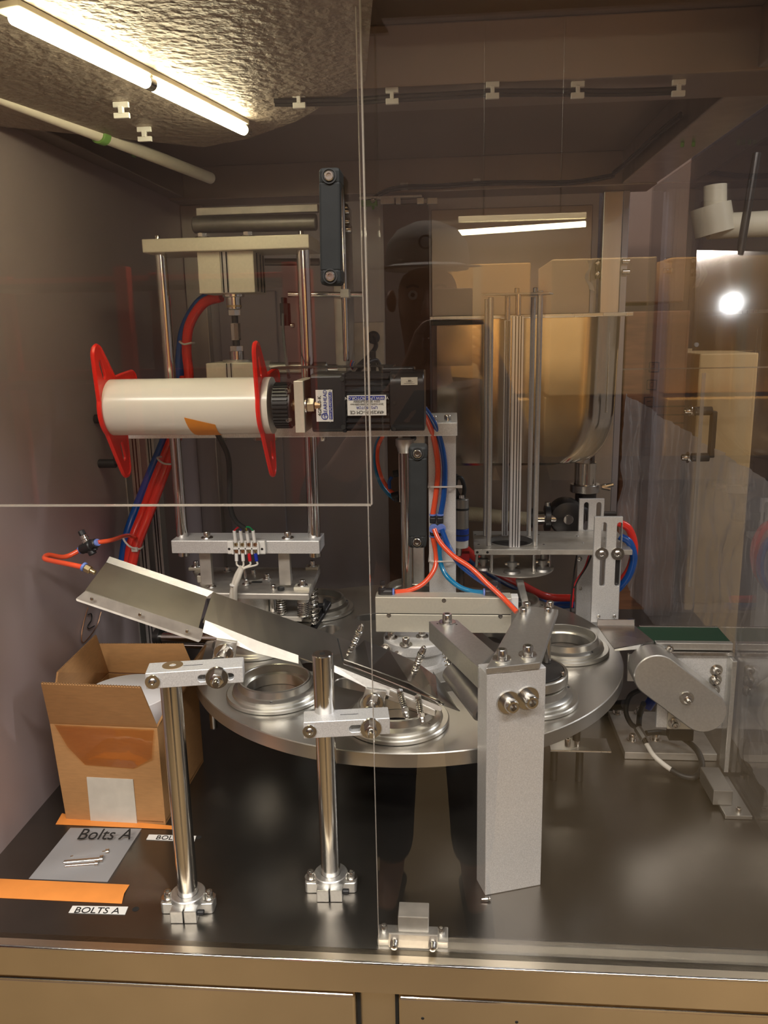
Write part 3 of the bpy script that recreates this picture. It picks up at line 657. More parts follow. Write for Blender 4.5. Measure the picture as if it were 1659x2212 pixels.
# ================================================================= CHUTE
t = thing('feed_chute', 'long sloping folded steel chute from the left air tube down to the front cup ring', 'chute', at(990, 1535, y=0.99))
YH = (1.085, 1.078, 1.015, 1.003)
hl = [at(237, 1203, y=YH[0]), at(229, 1217, y=YH[1]), at(184, 1277, y=YH[2]), at(165, 1293, y=YH[3])]
hr = [at(462, 1279, y=YH[0]), at(446, 1291, y=YH[1]), at(428, 1361, y=YH[2]), at(427, 1385, y=YH[3])]
NR = 12
h_ = sheet('hood', 'sheet_matt', t, [[hl[k].lerp(hr[k], i/NR) for k in (1, 2)] for i in range(NR+1)], 0.0022)
lp = sheet('hood_top', 'sheet_steel', t, [[hl[k].lerp(hr[k], i/4) for k in (0, 1)] for i in range(5)], 0.0018)
fl_l = [at(184, 1277, y=1.015), at(165, 1293, y=1.013), at(166, 1298, y=1.012)]
fl_r = [at(441, 1360, y=1.015), at(434, 1383, y=1.013), at(429, 1387, y=1.012)]
fg = sheet('hood_flange', 'alu_dull', t, [[fl_l[k].lerp(fl_r[k], i/4) for k in (0, 1, 2)] for i in range(5)], 0.0015); fg['label'] = 'narrow riveted flange along the lower hood edge'
for px, py in ((198, 1294), (302, 1328), (404, 1364)): q = at(px, py, y=1.006); lathe('rivet', 'bolt_steel', t, q, FR, [(0.0026, 0), (0.002, .0009), (0, .0012)], 12, False)
# end plate of the hood
bm = bmesh.new(); e = [hl[0], hl[1], hl[2], hl[2]+V((0.01, .06, .0)), hl[0]+V((0.004, .02, -.01))]
# tray
N = 14
def L2(p, q, k): return p.lerp(q, k)
tl_b, tl_f = at(459, 1281, y=1.082), at(438, 1346, y=1.022)
tr_b, tr_f = at(1000, 1505, y=1.045), at(945, 1530, y=0.992)
tr_b = at(905, 1440, y=1.07); 
tray = sheet('tray', 'sheet_matt', t, [[L2(tl_b, tr_b, i/N), L2(tl_f, tr_f, i/N)] for i in range(N+1)], 0.002)
# front flange of the tray, folded down
sheet('tray_flange', 'alu_dull', t, [[at(444, 1340, y=1.021), at(438, 1366, y=1.012)], [at(560, 1386, y=1.016), at(556, 1412, y=1.009)], [at(645, 1416, y=1.012), at(645, 1434, y=1.004)]], 0.002)
sheet('side_rail', 'alu_satin', t, [[at(722, 1437, y=1.006), at(722, 1452, y=1.002)], [at(800, 1468, y=1.002), at(800, 1489, y=0.997)], [at(900, 1505, y=0.996), at(900, 1524, y=0.992)], [at(955, 1527, y=0.992), at(952, 1536, y=0.99)]], 0.0025)
# hold-down plate
hp = [[at(787, 1391, y=1.062), at(744, 1432, y=1.022)], [at(840, 1412, y=1.062), at(800, 1452, y=1.018)], [at(903, 1441, y=1.058), at(885, 1484, y=1.01)], [at(940, 1468, y=1.052), at(945, 1518, y=1.002)]]
hp = [[p+V((0, -.004, .006)) for p in r] for r in hp]
hd = sheet('hold_down_plate', 'sheet_steel', t, hp, 0.0018)
# spoon-shaped outlet
sp = []
for i in range(9):
    k = i/8; wv = (1-k**2.2); b_ = at(935+58*k, 1452+82*k, y=1.062-0.045*k); f_ = at(945+48*k, 1520+17*k, y=1.004+0.012*k)
    mid = b_.lerp(f_, 0.5); sag = -0.006*wv
    sp.append([b_, b_.lerp(f_, .25)+UP*sag*.7, mid+UP*sag, b_.lerp(f_, .75)+UP*sag*.7, f_ if i < 8 else f_.lerp(b_, 0.0)])
sheet('outlet_spoon', 'sheet_matt', t, sp, 0.0016, True)
# slit line and edge strips
a, b = at(730, 1382, y=1.052), at(742, 1431, y=1.02)
rod('slit', 'socket_dark', t, a+V((0, -.003, .003)), b+V((0, -.003, .003)), 0.0009, 6)
for (ax, ay, bx, by) in ((742, 1432, 942, 1512), (760, 1452, 930, 1520), (900, 1494, 960, 1522)):
    rod('edge_strip', 'chrome', t, at(ax, ay, y=1.012), at(bx, by, y=0.994), 0.0016, 8)
def springbolt(px0, py0, y0, px1, py1, y1, r=0.0046):
    a, b = at(px0, py0, y=y0), at(px1, py1, y=y1); d = (b-a).normalized(); L = (b-a).length
    s = rod('spring_bolt', 'bolt_steel', t, a-d*.004, b, r*0.42, 10)
    def sub(o): o.parent = s; o.location = o.location+wp(t)-wp(s); return o
    sub(spring('spring', 'bolt_steel', t, a, a+d*(L*0.68), r*0.8, r*0.2, 9, 5))
    sub(bolt(t, a+d*(L*0.68), d, r, 'nut', 'nut')); sub(bolt(t, a+d*(L*0.80), d, r*0.92, 'acorn', 'acorn_nut')); sub(bolt(t, a-d*.002, d, r*0.9, 'hex', 'nut'))
springbolt(754, 1413, 1.045, 783, 1347, 1.03)
springbolt(890, 1462, 1.035, 917, 1396, 1.02, 0.0050)
springbolt(864, 1494, 0.99, 879, 1549, 0.965)
springbolt(903, 1506, 0.988, 913, 1561, 0.962)
bm = bmesh.new(); a = at(866, 1497, y=0.992)
slab('bolt_block', 'alu_satin', t, [at(838, 1512, y=0.993), at(940, 1548, y=0.985), at(940, 1536, y=0.985), at(842, 1490, y=0.993)], (0, .006, 0), 0.001)
# mounting brackets down to the clamp bars
for (cx, cy, yy, nx, ny, yc, nl) in ((484, 1402, 1.0, 466, 1432, 0.875, 'left'), (806, 1508, 0.985, 790, 1536, 0.93, 'right')):
    q = at(cx, cy, y=yy)
    slab('mount_tab', 'alu_satin', t, [q+V((-.018, 0, -.016)), q+V((.012, .0, -.020)), q+V((.018, 0, .010)), q+V((-.010, 0, .014))], (0, .006, 0), 0.001)
    bolt(t, q+V((.0, -.0005, -.006)), FR, 0.0078, 'wnut', 'nut')
for c_, (px, py, yy) in ((c1, (482, 1410, 1.0)), (c2, (806, 1520, 0.985))):
    a = c_[1]; b = at(px, py, y=yy); rod('link_rod', 'bolt_steel', t, a+c_[2]*(c_[6]+0.004), b, 0.0052, 14)
# air tube, control valve, fitting at the upper chute end
t = thing('air_valve', 'black inline air flow valve hanging on orange tube at the left wall', 'valve', at(190, 1178, y=1.16))
vc = at(192, 1180, y=1.16); ax = (at(222, 1170, y=1.15)-at(165, 1195, y=1.17)).normalized(); up = V((0, 0, 1)) - ax*ax.z; up.normalize(); up = (up+ax*-0.12).normalized()
for s0, s1, r_ in ((-0.017, -0.006, 0.0078), (-0.008, 0.008, 0.0092), (0.006, 0.018, 0.0075)): rod('body', 'black_plastic', t, vc+ax*s0, vc+ax*s1, r_, 20, 0.0015)
rod('foot', 'black_plastic', t, vc, vc-up*0.014, 0.0062, 16); rod('foot', 'black_plastic', t, vc+ax*0.009, vc+ax*0.009-up*0.010, 0.004, 12)
rod('stem', 'chrome', t, vc+up*0.006, vc+up*0.019, 0.0058, 18); rod('neck', 'bolt_steel', t, vc+up*0.012, vc+up*0.015, 0.0066, 18); rod('knob', 'black_plastic', t, vc+up*0.019, vc+up*0.027, 0.0052, 8)
for s in (-1, 1): rod('collar', 'blue_collar', t, vc+ax*s*0.0175, vc+ax*s*0.0215, 0.0058, 18)
e0 = vc-ax*0.020; e1 = vc+ax*0.020
fitp = at(188, 1228, y=1.062)
t = thing('air_tube', 'orange air tube from the black flow valve to the upper chute end', 'tube', fitp)
tube('tube', 'orange_hose', t, [e0, at(140, 1203, y=1.15), at(105, 1199, y=1.12), at(96, 1206, y=1.10), at(110, 1211, y=1.09), at(150, 1219, y=1.07), at(178, 1225, y=1.063)], 0.0038)
dirf = (at(205, 1237, y=1.06)-fitp).normalized()
rod('collar', 'blue_collar', t, fitp-dirf*.007, fitp-dirf*.003, 0.0068, 18); ngon('fitting', 'brass', t, fitp-dirf*.003, fitp+dirf*.006, 0.0058); rod('fitting_tip', 'brass', t, fitp+dirf*.006, fitp+dirf*.014, 0.0035, 14)
t = thing('air_tube', 'orange air tube from the black flow valve to the tied hose bundle', 'tube', e1)
tube('tube', 'orange_hose', t, [e1, at(240, 1167, y=1.18), at(272, 1157, y=1.28), at(290, 1160, y=1.37)], 0.0036)

# ================================================================= BOX AND THINGS ON THE DECK
BL, BR, BK = at(143, 1770, z=0), at(358, 1782, z=0), at(440, 1645, z=0)
BQ = BL+(BK-BR); hb = at(332, 1573, y=BR.y).z
t = thing('cardboard_box', 'open brown cardboard box with raised flaps behind the left round post', 'box', (BL+BK)/2)
ux, uy = (BR-BL).normalized(), (BQ-BL).normalized(); H_ = UP*hb
sc = 1.0
TL, TRr, TK, TQ = BL+H_+ux*-.008+V((0, 0, 0)), BR+H_, BK+H_, BQ+H_
def wall(a, b, c, d, nm='side_panel', m='cardboard', th=0.0035, inn=None):
    nrm = (b-a).cross(d-a).normalized(); o = slab(nm, m, t, [a, b, c, d], nrm*-th, 0.0005); return o
wall(BL, BR, TRr, TL); wall(BR, BK, TK, TRr); wall(BK, BQ, TQ, TK); wall(BQ, BL, TL, TQ)
wall(BL+UP*.003, BQ+UP*.003, BK+UP*.003, BR+UP*.003, 'bottom_panel')
f1, f2 = at(88, 1477, y=BL.y-0.045), at(303, 1486, y=BR.y-0.04)
def flap(a, b, c, d, th=0.003):
    o = wall(a, b, c, d, 'flap', 'cardboard', th)
    # corrugated rim
    pts = []; n_ = 70
    nrm = (b-a).cross(d-a).normalized()
    for i in range(n_+1): pts.append(d.lerp(c, i/n_)+(c-b).normalized()*(0.0008*(i % 2))-nrm*(th*(0.2+0.6*(i % 2))))
    bm = bmesh.new(); tube_bm(bm, pts, 0.0008, 4); e = bm_link('corrugated_edge', bm, 'cardboard_edge', t); e.parent = o; e.location = e.location+wp(t)-wp(o)
    return o
flap(TL, TRr, f2, f1)
flap(TQ, TL, at(122, 1452, y=TL.y+.01), at(205, 1372, y=TQ.y-0.02))
flap(TK, TQ, at(214, 1392, y=TQ.y+0.05), at(397, 1392, y=TK.y+0.05))
flap(TRr, TK, at(446, 1395, y=TK.y-.03), at(404, 1452, y=TRr.y+.03))
# tape and paper label on the box front
nf = (BR-BL).cross(UP).normalized()
def on_front(px, py, off=0.0015):
    d = fw+rt*((px-CXP)/F)+dn*((py-CYP)/F); k = (BL-CAM).dot(nf)/d.dot(nf); return CAM+d*k+nf*off
slab('paper_label', 'paper_label', t, [on_front(197, 1775), on_front(297, 1779), on_front(288, 1683), on_front(188, 1678)], nf*-0.0014, 0)
sheet('clear_tape', 'clear_tape', t, [[on_front(120+(214)*i/8, 1563+11*i/8, .003+.001*(i % 2)), on_front(150+(180)*i/8, 1610+25*i/8, .0035+.0012*((i+1) % 2)), on_front(185+(105)*i/8, 1650+8*i/8, .002)] for i in range(9)], 0.0004, True)
# white paper rolls in the box
c = (TL+TK)/2; cz = hb+0.004
t = thing('film_roll', 'white film roll standing in the open cardboard box', 'roll', V((c.x, c.y, .005)))
rr_ = min((BR-BL).length, (BQ-BL).length)/2-0.010
lathe('roll', 'paper_roll', t, V((c.x, c.y, 0.006)), UP, [(0.0, 0), (rr_, 0), (rr_, cz), (rr_-.001, cz+.001), (0.022, cz+.001), (0.021, cz-.01), (0, cz-.01)], 64, False)

def deck_quad(name, m, label, cat, pts, h=0.0006, th=None, par=None, z0=0.0003):
    P_ = [at(x, y, z=z0) for x, y in pts]
    t_ = par or thing(name, label, cat, P_[0])
    bm = bmesh.new(); lo = [bm.verts.new(p) for p in P_]; hi = [bm.verts.new(p+UP*h) for p in P_]; bm.faces.new(lo); bm.faces.new(hi)
    for i in range(len(P_)): bm.faces.new((lo[i], lo[(i+1) % len(P_)], hi[(i+1) % len(P_)], hi[i]))
    o = bm_link(name if par is None else name, bm, m, t_); return t_
def tapepts(top, bot): return top+bot[::-1]
t = thing('orange_tape', 'wide torn strip of orange masking tape lying below the plastic bag', 'tape', at(130, 1925, z=0))
rows = []
for i in range(17):
    k = i/16; w_ = 0.0012+0.0016*abs(math.sin(k*9))*(0.3 < k < 0.95)
    rows.append([at(-20+300*k, 1897+14*k, z=w_*.3+.0006), at(-25+293*k, 1920+10*k, z=w_+.0012), at(-30+293*k, 1938+14*k, z=.0006)])
sheet('strip', 'orange_tape', t, rows, 0.0003, True)
t = thing('orange_tape', 'orange masking tape strip along the front foot of the cardboard box', 'tape', at(250, 1785, z=0))
sheet('strip', 'orange_tape', t, [[at(120+258*i/6, 1781+11*i/6, z=.0006), at(134+240*i/6, 1762+22*i/6 if i else 1757, z=.0010)] for i in range(7)], 0.0003)
t = thing('plastic_bag', 'clear zip bag of steel bolts with handwriting, lying under the orange tape', 'bag', at(190, 1850, z=0))
rows = []
for i in range(11):
    k = i/10; l = V((152, 1788, 0)).lerp(V((62, 1898, 0)), k); r = V((306, 1790, 0)).lerp(V((232, 1905, 0)), k)
    if 0.35 < k < 0.6: l.x += 0
    rr = []
    for j in range(9):
        s = j/8; hgt = 0.0022+0.007*math.sin(PI*s)*math.sin(PI*min(1, k*1.05))**1.2+0.0012*math.sin(7*s+9*k)
        rr.append(at(l.x+(r.x-l.x)*s, l.y+(r.y-l.y)*s, z=hgt))
    rows.append(rr)
sheet('film', 'poly_bag', t, rows, 0.0003, True)
q = at(226, 1803, z=0.0115)
uu = (at(280, 1800, z=.011)-at(170, 1800, z=.011)).normalized()
text('handwriting', 'Bolts A', 'ink_black', t, q, uu, (uu.cross(V((0, 0, -1)))+UP*.3), 0.026, 0.0006, shear=0.2)
for (x0, y0, x1, y1, r_, lb_) in ((152, 1853, 228, 1841, .0034, 'thin steel bolt lying uppermost inside the zip bag'), (138, 1864, 216, 1857, .0045, 'thickest steel bolt in the middle of the zip bag'), (140, 1871, 205, 1866, .003, 'thin steel bolt lying lowermost inside the zip bag')):
    a, b = at(x0, y0, z=.006), at(x1, y1, z=.006); tb = thing('loose_bolt', lb_, 'bolt', a, 'bolts inside the zip bag')
    rod('shank', 'bolt_steel', tb, a, b, r_*.8, 14); d_ = (b-a).normalized(); rod('head', 'bolt_steel', tb, b, b+d_*.005, r_*1.35, 14)
def lab(px, label, s, pts, tp, size):
    t = thing('label_strip', label, 'label', at(px[0], px[1], z=0)); deck_quad('strip', 'white_label', '', '', pts, 0.0004, par=t)
    u_ = (at(pts[2][0], pts[2][1], z=0)-at(pts[3][0], pts[3][1], z=0)).normalized(); text('lettering', s, 'ink_black', t, at(tp[0], tp[1], z=0.0011), u_, UP.cross(u_), size, 0.0004)
lab((211, 1966), 'white printed label strip on the deck in front of the orange tape', 'BOLTS A', [(148, 1972), (270, 1976), (277, 1959), (157, 1957)], (210, 1967), 0.0150)
lab((350, 1808), 'white printed label strip half hidden behind the left round post', 'BOLTS', [(316, 1814), (420, 1818), (424, 1806), (322, 1803)], (366, 1810), 0.0135)
for px, py, lb in ((293, 1964, 'threaded hole in the deck right of the printed label strip'), (429, 1809, 'threaded hole in the deck behind the left round post')):
    q = at(px, py, z=0); t = thing('threaded_hole', lb, 'hole', q); lathe('rim', 'black_void', t, q, UP, [(0.0042, 0.0001), (0.0042, .0004), (0.0030, .0006), (0, .0005)], 18, False)

# front latch
t = thing('door_catch', 'steel magnetic door catch at the middle of the front deck edge', 'catch', at(890, 2050, z=0))
a, b = at(816, 2051, z=0), at(968, 2055, z=0); yc = 0.815
L_, R_ = at(816, 2050, y=yc).x, at(968, 2050, y=yc).x
box('base', 'alu_satin', t, (L_, yc-.001, 0), (R_, yc+.024, .009), 0.001)
box('magnet', 'alu_dull', t, (at(858, 2000, y=yc).x, yc+.012, .009), (at(925, 2000, y=yc).x, yc+.038, .030), 0.001)
box('plate', 'alu_dull', t, (at(840, 2040, y=yc).x, yc-.0045, .001), (at(946, 2040, y=yc).x, yc-.0015, .020), 0.001)
for px in (829, 953): q = at(px, 2018, y=yc+.012); bolt(t, (q.x, yc+.014, .009), UP, 0.0042)
for px in (853, 935): q = at(px, 2043, y=yc); bolt(t, (q.x, yc-.0045, .010), FR, 0.0052, 'acorn')
# right catch
q = at(1577, 1745, z=0)
t = thing('door_catch', 'steel magnetic door catch on the deck against the right acrylic wall', 'catch', q)
box('base', 'bearing_grey', t, (0.394, 1.092, 0), (0.4325, 1.20, .006), 0.001)
a = at(1546, 1695, z=.028); 
slab('magnet', 'bearing_grey', t, [V((.384, 1.118, .006)), V((.412, 1.118, .006)), V((.412, 1.185, .006)), V((.384, 1.185, .006))], UP*.024, 0.001)
for yy in (1.102, 1.194): bolt(t, (.416, yy, .006), UP, 0.0042)
# ================================================================= PRESS FRAME (left)
YP = 1.30
t = thing('press_frame', 'tall press frame of plates, guide rods and cylinders at the left', 'press', at(530, 1288, y=YP))
def zat(py, px, y): return at(px, py, y=y).z
zl1, zl0 = zat(1168, 530, YP), zat(1196, 530, YP)
box('lower_plate', 'alu_blasted', t, (at(370, 1180, y=YP).x, YP, zl0), (at(690, 1180, y=YP).x, YP+0.055, zl1), 0.0012)
zu1, zu0 = zat(511, 487, YP), zat(541, 487, YP)
xul, xur = at(306, 525, y=YP).x, at(668, 525, y=YP).x
box('top_plate', 'alu_beige', t, (xul, YP, zu0), (xur, YP+0.105, zu1), 0.0015)
for (tx, bx, r_) in ((350, 395, 0.0095), (655, 680, 0.0108)):
    yy = YP+0.028
    xx = (at(tx, 600, y=yy).x+at(bx, 1150, y=yy).x)/2
    rod('guide_rod', 'chrome', t, (xx, yy, zl0-0.012), (xx, yy, zu0), r_, 32)
    bolt(t, (xx, yy-.01, zu1), UP, 0.0042, 'socket')
for px in (437, 535): bolt(t, at(px, 504, y=YP+.02) if 0 else V((at(px, 504, y=YP+.02).x, YP+.02, zu1)), UP, 0.0072, 'whex')
for px in (448, 622): bolt(t, V((at(px, 1160, y=YP+.02).x, YP+.018, zl1)), UP, 0.0058, 'wsocket')
# upper cylinder body
x0, x1 = at(428, 590, y=YP+.012).x, at(549, 590, y=YP+.012).x
cz1, cz0 = zu0, zat(633, 490, YP+.012)
xg = at(485, 590, y=YP+.012).x
for a_, b_ in ((x0, xg-.006), (xg+.006, x1)): box('cylinder_body', 'alu_beige', t, (a_, YP+.012, cz0), (b_, YP+.09, cz1), 0.001)
box('cylinder_core', 'alu_satin', t, (xg-.0065, YP+.015, cz0+.0004), (xg+.0065, YP+.088, cz1), 0.0006)
for s in (-1, 1): rod('cylinder_slot', 'socket_dark', t, (xg+s*.0035, YP+.0148, cz0+.001), (xg+s*.0035, YP+.0148, cz1-.0005), 0.0011, 8)
for k in (0.02, 0.045, 0.065):
    rod('side_groove', 'socket_dark', t, (x1+.0001, YP+.012+k, cz0+.002), (x1+.0001, YP+.012+k, cz1-.002), 0.0014, 8)
box('port', 'white_cable', t, (x0-.006, YP+.03, cz0+.020), (x0+.0005, YP+.05, cz0+.034), 0.001)
# piston and coupling
xc = at(508, 700, y=YP+.05).x; yc = YP+.05
def zz(py): return at(508, py, y=yc).z
def ring(nm, m, p0, p1, r, n=28, sm=True):
    return lathe(nm, m, t, (xc, yc, zz(p1)), UP, [(r-.0006, 0), (r, .0006), (r, zz(p0)-zz(p1)-.0006), (r-.0006, zz(p0)-zz(p1))], n, True, sm)
ring('piston_collar', 'chrome', 634, 642, .018); ring('piston_rod', 'chrome', 642, 668, .0118); 
lathe('spring_washer', 'brass', t, (xc, yc, zz(664)), UP, [(.0125, 0), (.0125, .0035), (.011, .0035), (.011, 0)], 24)
ring('hex_nut', 'chrome', 669, 682, .0108, 6, False); ring('threaded_rod', 'dark_metal', 681, 700, .0052)
ring('coupling', 'chrome', 698, 735, .0085, 8, False); ring('threaded_rod', 'dark_metal', 733, 750, .006)
ring('hex_nut', 'chrome', 747, 759, .0120, 6, False); ring('coupling_base', 'chrome', 758, 778, .0118); ring('coupling_flange', 'alu_satin', 777, 783, .024)
x0, x1 = at(445, 800, y=YP+.012).x, at(566, 800, y=YP+.012).x
cz1, cz0 = zat(784, 505, YP+.012), zp1
box('lower_cylinder', 'alu_beige', t, (x0, YP+.012, cz0), (x1, YP+.085, cz1), 0.001)
xg = at(495, 800, y=YP+.012).x
box('cylinder_core', 'alu_satin', t, (xg-.006, YP+.0112, cz0), (xg+.006, YP+.013, cz1-.0004), 0.0004)
for s in (-1, 1): rod('cylinder_slot', 'socket_dark', t, (xg+s*.0035, YP+.0112, cz0+.001), (xg+s*.0035, YP+.0112, cz1-.0005), 0.0008, 8)
rod('end_plug', 'black_plastic', t, (x0-.014, YP+.05, cz0+.026), (x0, YP+.05, cz0+.026), 0.013, 24, .002)
# little lower column pins and legs down to the sealing head
zs = 0.262
for px in (448, 617):
    q = at(px, 1240, y=YP+.03); box('leg', 'alu_dull', t, (q.x-.010, YP+.022, zs+.0155), (q.x+.010, YP+.034, zl0), 0.0008)

# ----------------------------------------------------------------- sealing head plate with springs
t = thing('sealing_unit', 'steel sealing plate with bolts and compression springs over the table', 'sealing head', at(570, 1290, y=1.298))
zs1 = zat(1282, 560, 1.298); zs0 = zs1-0.012
pl = [at(440, 1280, z=zs1), at(668, 1283, z=zs1), at(692, 1226, z=zs1), at(415, 1224, z=zs1)]
pl = [V((p.x, p.y, zs0)) for p in pl]
slab('head_plate', 'alu_dull', t, pl, UP*0.012, 0.0025)
for px, py, r_ in ((456, 1312, .0) ,): pass
for px, py, k, r_ in ((457, 1268, 'wsocket', .0046), (533, 1262, 'wsocket', .0048), (491, 1234, 'wsocket', .0042), (547, 1240, 'wsocket', .0042), (577, 1250, 'wsocket', .0045), (591, 1272, 'socket', .0045)):
    bolt(t, at(px, py, z=zs1), UP, r_, k)
for px, py, s_ in ((441, 1256, .010), (619, 1256, .0095), (654, 1272, .014), (675, 1229, .012), (424, 1230, .012)):
    q = at(px, py, z=zs1); box('clamp_block', 'alu_beige', t, (q.x-s_, q.y-s_*.8, zs1), (q.x+s_, q.y+s_*.8, zs1+(.013 if s_ < .0105 else .006)), 0.001)
    bolt(t, (q.x, q.y, zs1+(.013 if s_ < .0105 else .006)), UP, 0.0052, 'wsocket')
q = at(607, 1275, z=zs1); rod('plug', 'black_rubber', t, q, q+UP*.006, .0062, 20, .001)
q = at(548, 1248, z=zs1); rod('bore_ring', 'turn_alu', t, q+V((0, 0, .0002)), q+UP*.002, .022, 32); rod('sensor_stem', 'shaft_steel', t, q+V((-.012, -.01, .001)), q+V((-.016, -.006, .030)), .0028, 12)
q2 = at(555, 1258, z=zs1); plate('slot_hole', 'socket_dark', t, slot(0, 0, .012, .004), [], .0004, q2+UP*.0008, RT, (0, 1, 0))
ztb = ZT+0.0005
lathe('seal_block', 'alu_satin', t, V((at(545, 1300, y=1.36).x, 1.36, ZT+.035)), UP, [(0.04, 0), (0.04, zs0-ZT-.035)], 32)
box('seal_base', 'alu_dull', t, (at(480, 1330, y=1.33).x, 1.315, ZT+0.034), (at(655, 1330, y=1.33).x, 1.42, ZT+0.043), 0.001)
for px, yy, r_ in ((609, 1.325, .0075), (656, 1.318, .0098), (678, 1.36, .0085)):
    x_ = at(px, 1330, y=yy).x; rod('spring_post', 'chrome', t, (x_, yy, ztb+(.043 if px != 678 else .012)), (x_, yy, zs0), r_*.55, 14)
    spring('spring', 'bolt_steel', t, (x_, yy, ztb+(.043 if px != 678 else .012)), (x_, yy, zs0-(.008 if px == 656 else 0)), r_, .0013, 8)
    if px == 656: rod('spring_cap', 'alu_dull', t, (x_, yy, zs0-.009), (x_, yy, zs0), .0105, 20)
x_ = at(591, 1330, y=1.34).x; rod('spring_post', 'shaft_steel', t, (x_, 1.34, ztb+.043), (x_, 1.34, zs0), .006, 16)
q = at(700, 1308, y=1.40); rod('side_knob', 'black_plastic', t, q-RT*.022, q, .0045, 14); lathe('knob_disc', 'black_plastic', t, q, RT, [(0.013, 0), (0.013, .003), (0, .003)], 24)
slab('side_link', 'dark_metal', t, [at(664, 1362, y=1.35), at(676, 1364, y=1.35), at(716, 1300, y=1.42), at(706, 1296, y=1.42)], UP*-.008, .001)
# steel pipes left behind the box
t = thing('guide_pipe', 'dark polished horizontal pipe under the chute, behind the cardboard box', 'pipe', at(400, 1384, y=1.30))
rod('pipe', 'shaft_steel', t, at(338, 1377, y=1.32), at(480, 1380, y=1.30), .010, 24); rod('collar', 'dark_metal', t, at(338, 1377, y=1.32), at(350, 1377, y=1.318), .016, 24)
rod('thin_rod', 'shaft_steel', t, at(400, 1395, y=1.31), at(560, 1400, y=1.29), .0055, 16)

# ----------------------------------------------------------------- terminal block
t = thing('terminal_block', 'white ceramic terminal block with coloured wires on the lower press plate', 'terminal block', at(530, 1200, y=YP))
yt = YP-.0145
a, b = at(490, 1199, y=yt), at(571, 1170, y=yt)
box('base', 'white_plastic', t, (a.x, yt+.004, a.z), (b.x, YP-.0002, b.z), 0.002)
ix0, ix1 = at(503, 1185, y=yt).x, at(558, 1185, y=yt).x; pitch = (ix1-ix0)/4; zm = (a.z+b.z)/2
for k in range(5): box('rib', 'white_plastic', t, (ix0+pitch*k-.0014, yt-.002, a.z+.0015), (ix0+pitch*k+.0014, yt+.005, b.z-.001), 0.0005)
box('rib', 'white_plastic', t, (ix0, yt-.002, zm-.0018), (ix1, yt+.005, zm+.0016), 0.0004)
for s in (495, 566): q = at(s, 1186, y=yt+.0039); rod('mount_hole', 'dark_metal', t, q, q+FR*.0003, .0022, 14)
wires_top = ('wire_red', 'wire_blue', 'wire_yellow', 'wire_green'); pc = at(528, 1141, y=YP-.03)
for k in range(4):
    xk = ix0+pitch*(k+.5)
    for r_ in (0, 1):
        zk = zm+(.0062 if r_ == 0 else -.0056); c_ = 'brass' if (k < 2) == (r_ == 0) or (r_ and k == 3) else 'copper'
        rod('terminal_screw', c_, t, (xk, yt+.004, zk), (xk, yt-.0005, zk), .0029, 14)
        box('screw_slot', 'dark_metal', t, (xk-.0004, yt-.0009, zk-.002), (xk+.0004, yt-.0004, zk+.002), 0)
    p0 = V((xk, yt, zm+.010)); p1 = V((xk+.003*(1.5-k)*.1-.001, yt-.002, zm+.031)); rod('wire_sleeve', 'white_plastic', t, p0, p1, .0029, 12)
    tube('wire', wires_top[k], t, [p1, p1.lerp(pc, .4)+UP*.004, pc.lerp(p1, .25)+UP*.003, pc], .0013, 8, 5)
pd = at(522, 1232, y=YP-.018)
for k in range(4):
    xk = ix0+pitch*(k+.5); p0 = V((xk, yt, zm-.009)); m_ = ('white_plastic', 'white_plastic', 'wire_red', 'wire_blue')[k]; p1 = V((xk+.0006*k, yt-.001, zm-.022))
    rod('wire_sleeve', m_, t, p0, p1, .003, 12)
    tube('wire', 'white_cable', t, [p1, p1+UP*-.006, pd.lerp(p1, .3), pd], .0016, 8, 5)
tube('cable_loop', 'white_cable', t, [pd+UP*.006, at(510, 1246, y=YP-.016), at(502, 1275, y=YP-.012), at(499, 1310, y=YP+.0)], .0042)
tube('cable_loop', 'white_cable', t, [at(522, 1228, y=YP-.018), at(516, 1246, y=YP-.02), at(508, 1270, y=YP-.018), at(508, 1310, y=YP)], .0042)
q = at(506, 1263, y=YP-.016); rod('tie', 'white_plastic', t, q-UP*.0015, q+UP*.0015, .0078, 16)
t = thing('motor_cable', 'black motor cable curving down to the white terminal block', 'cable', pc)
tube('cable', 'black_rubber', t, [at(470, 938, y=YP-.052), at(492, 985, y=YP-.05), at(496, 1040, y=YP-.045), at(497, 1092, y=YP-.04), at(508, 1124, y=YP-.035), pc], .0042)

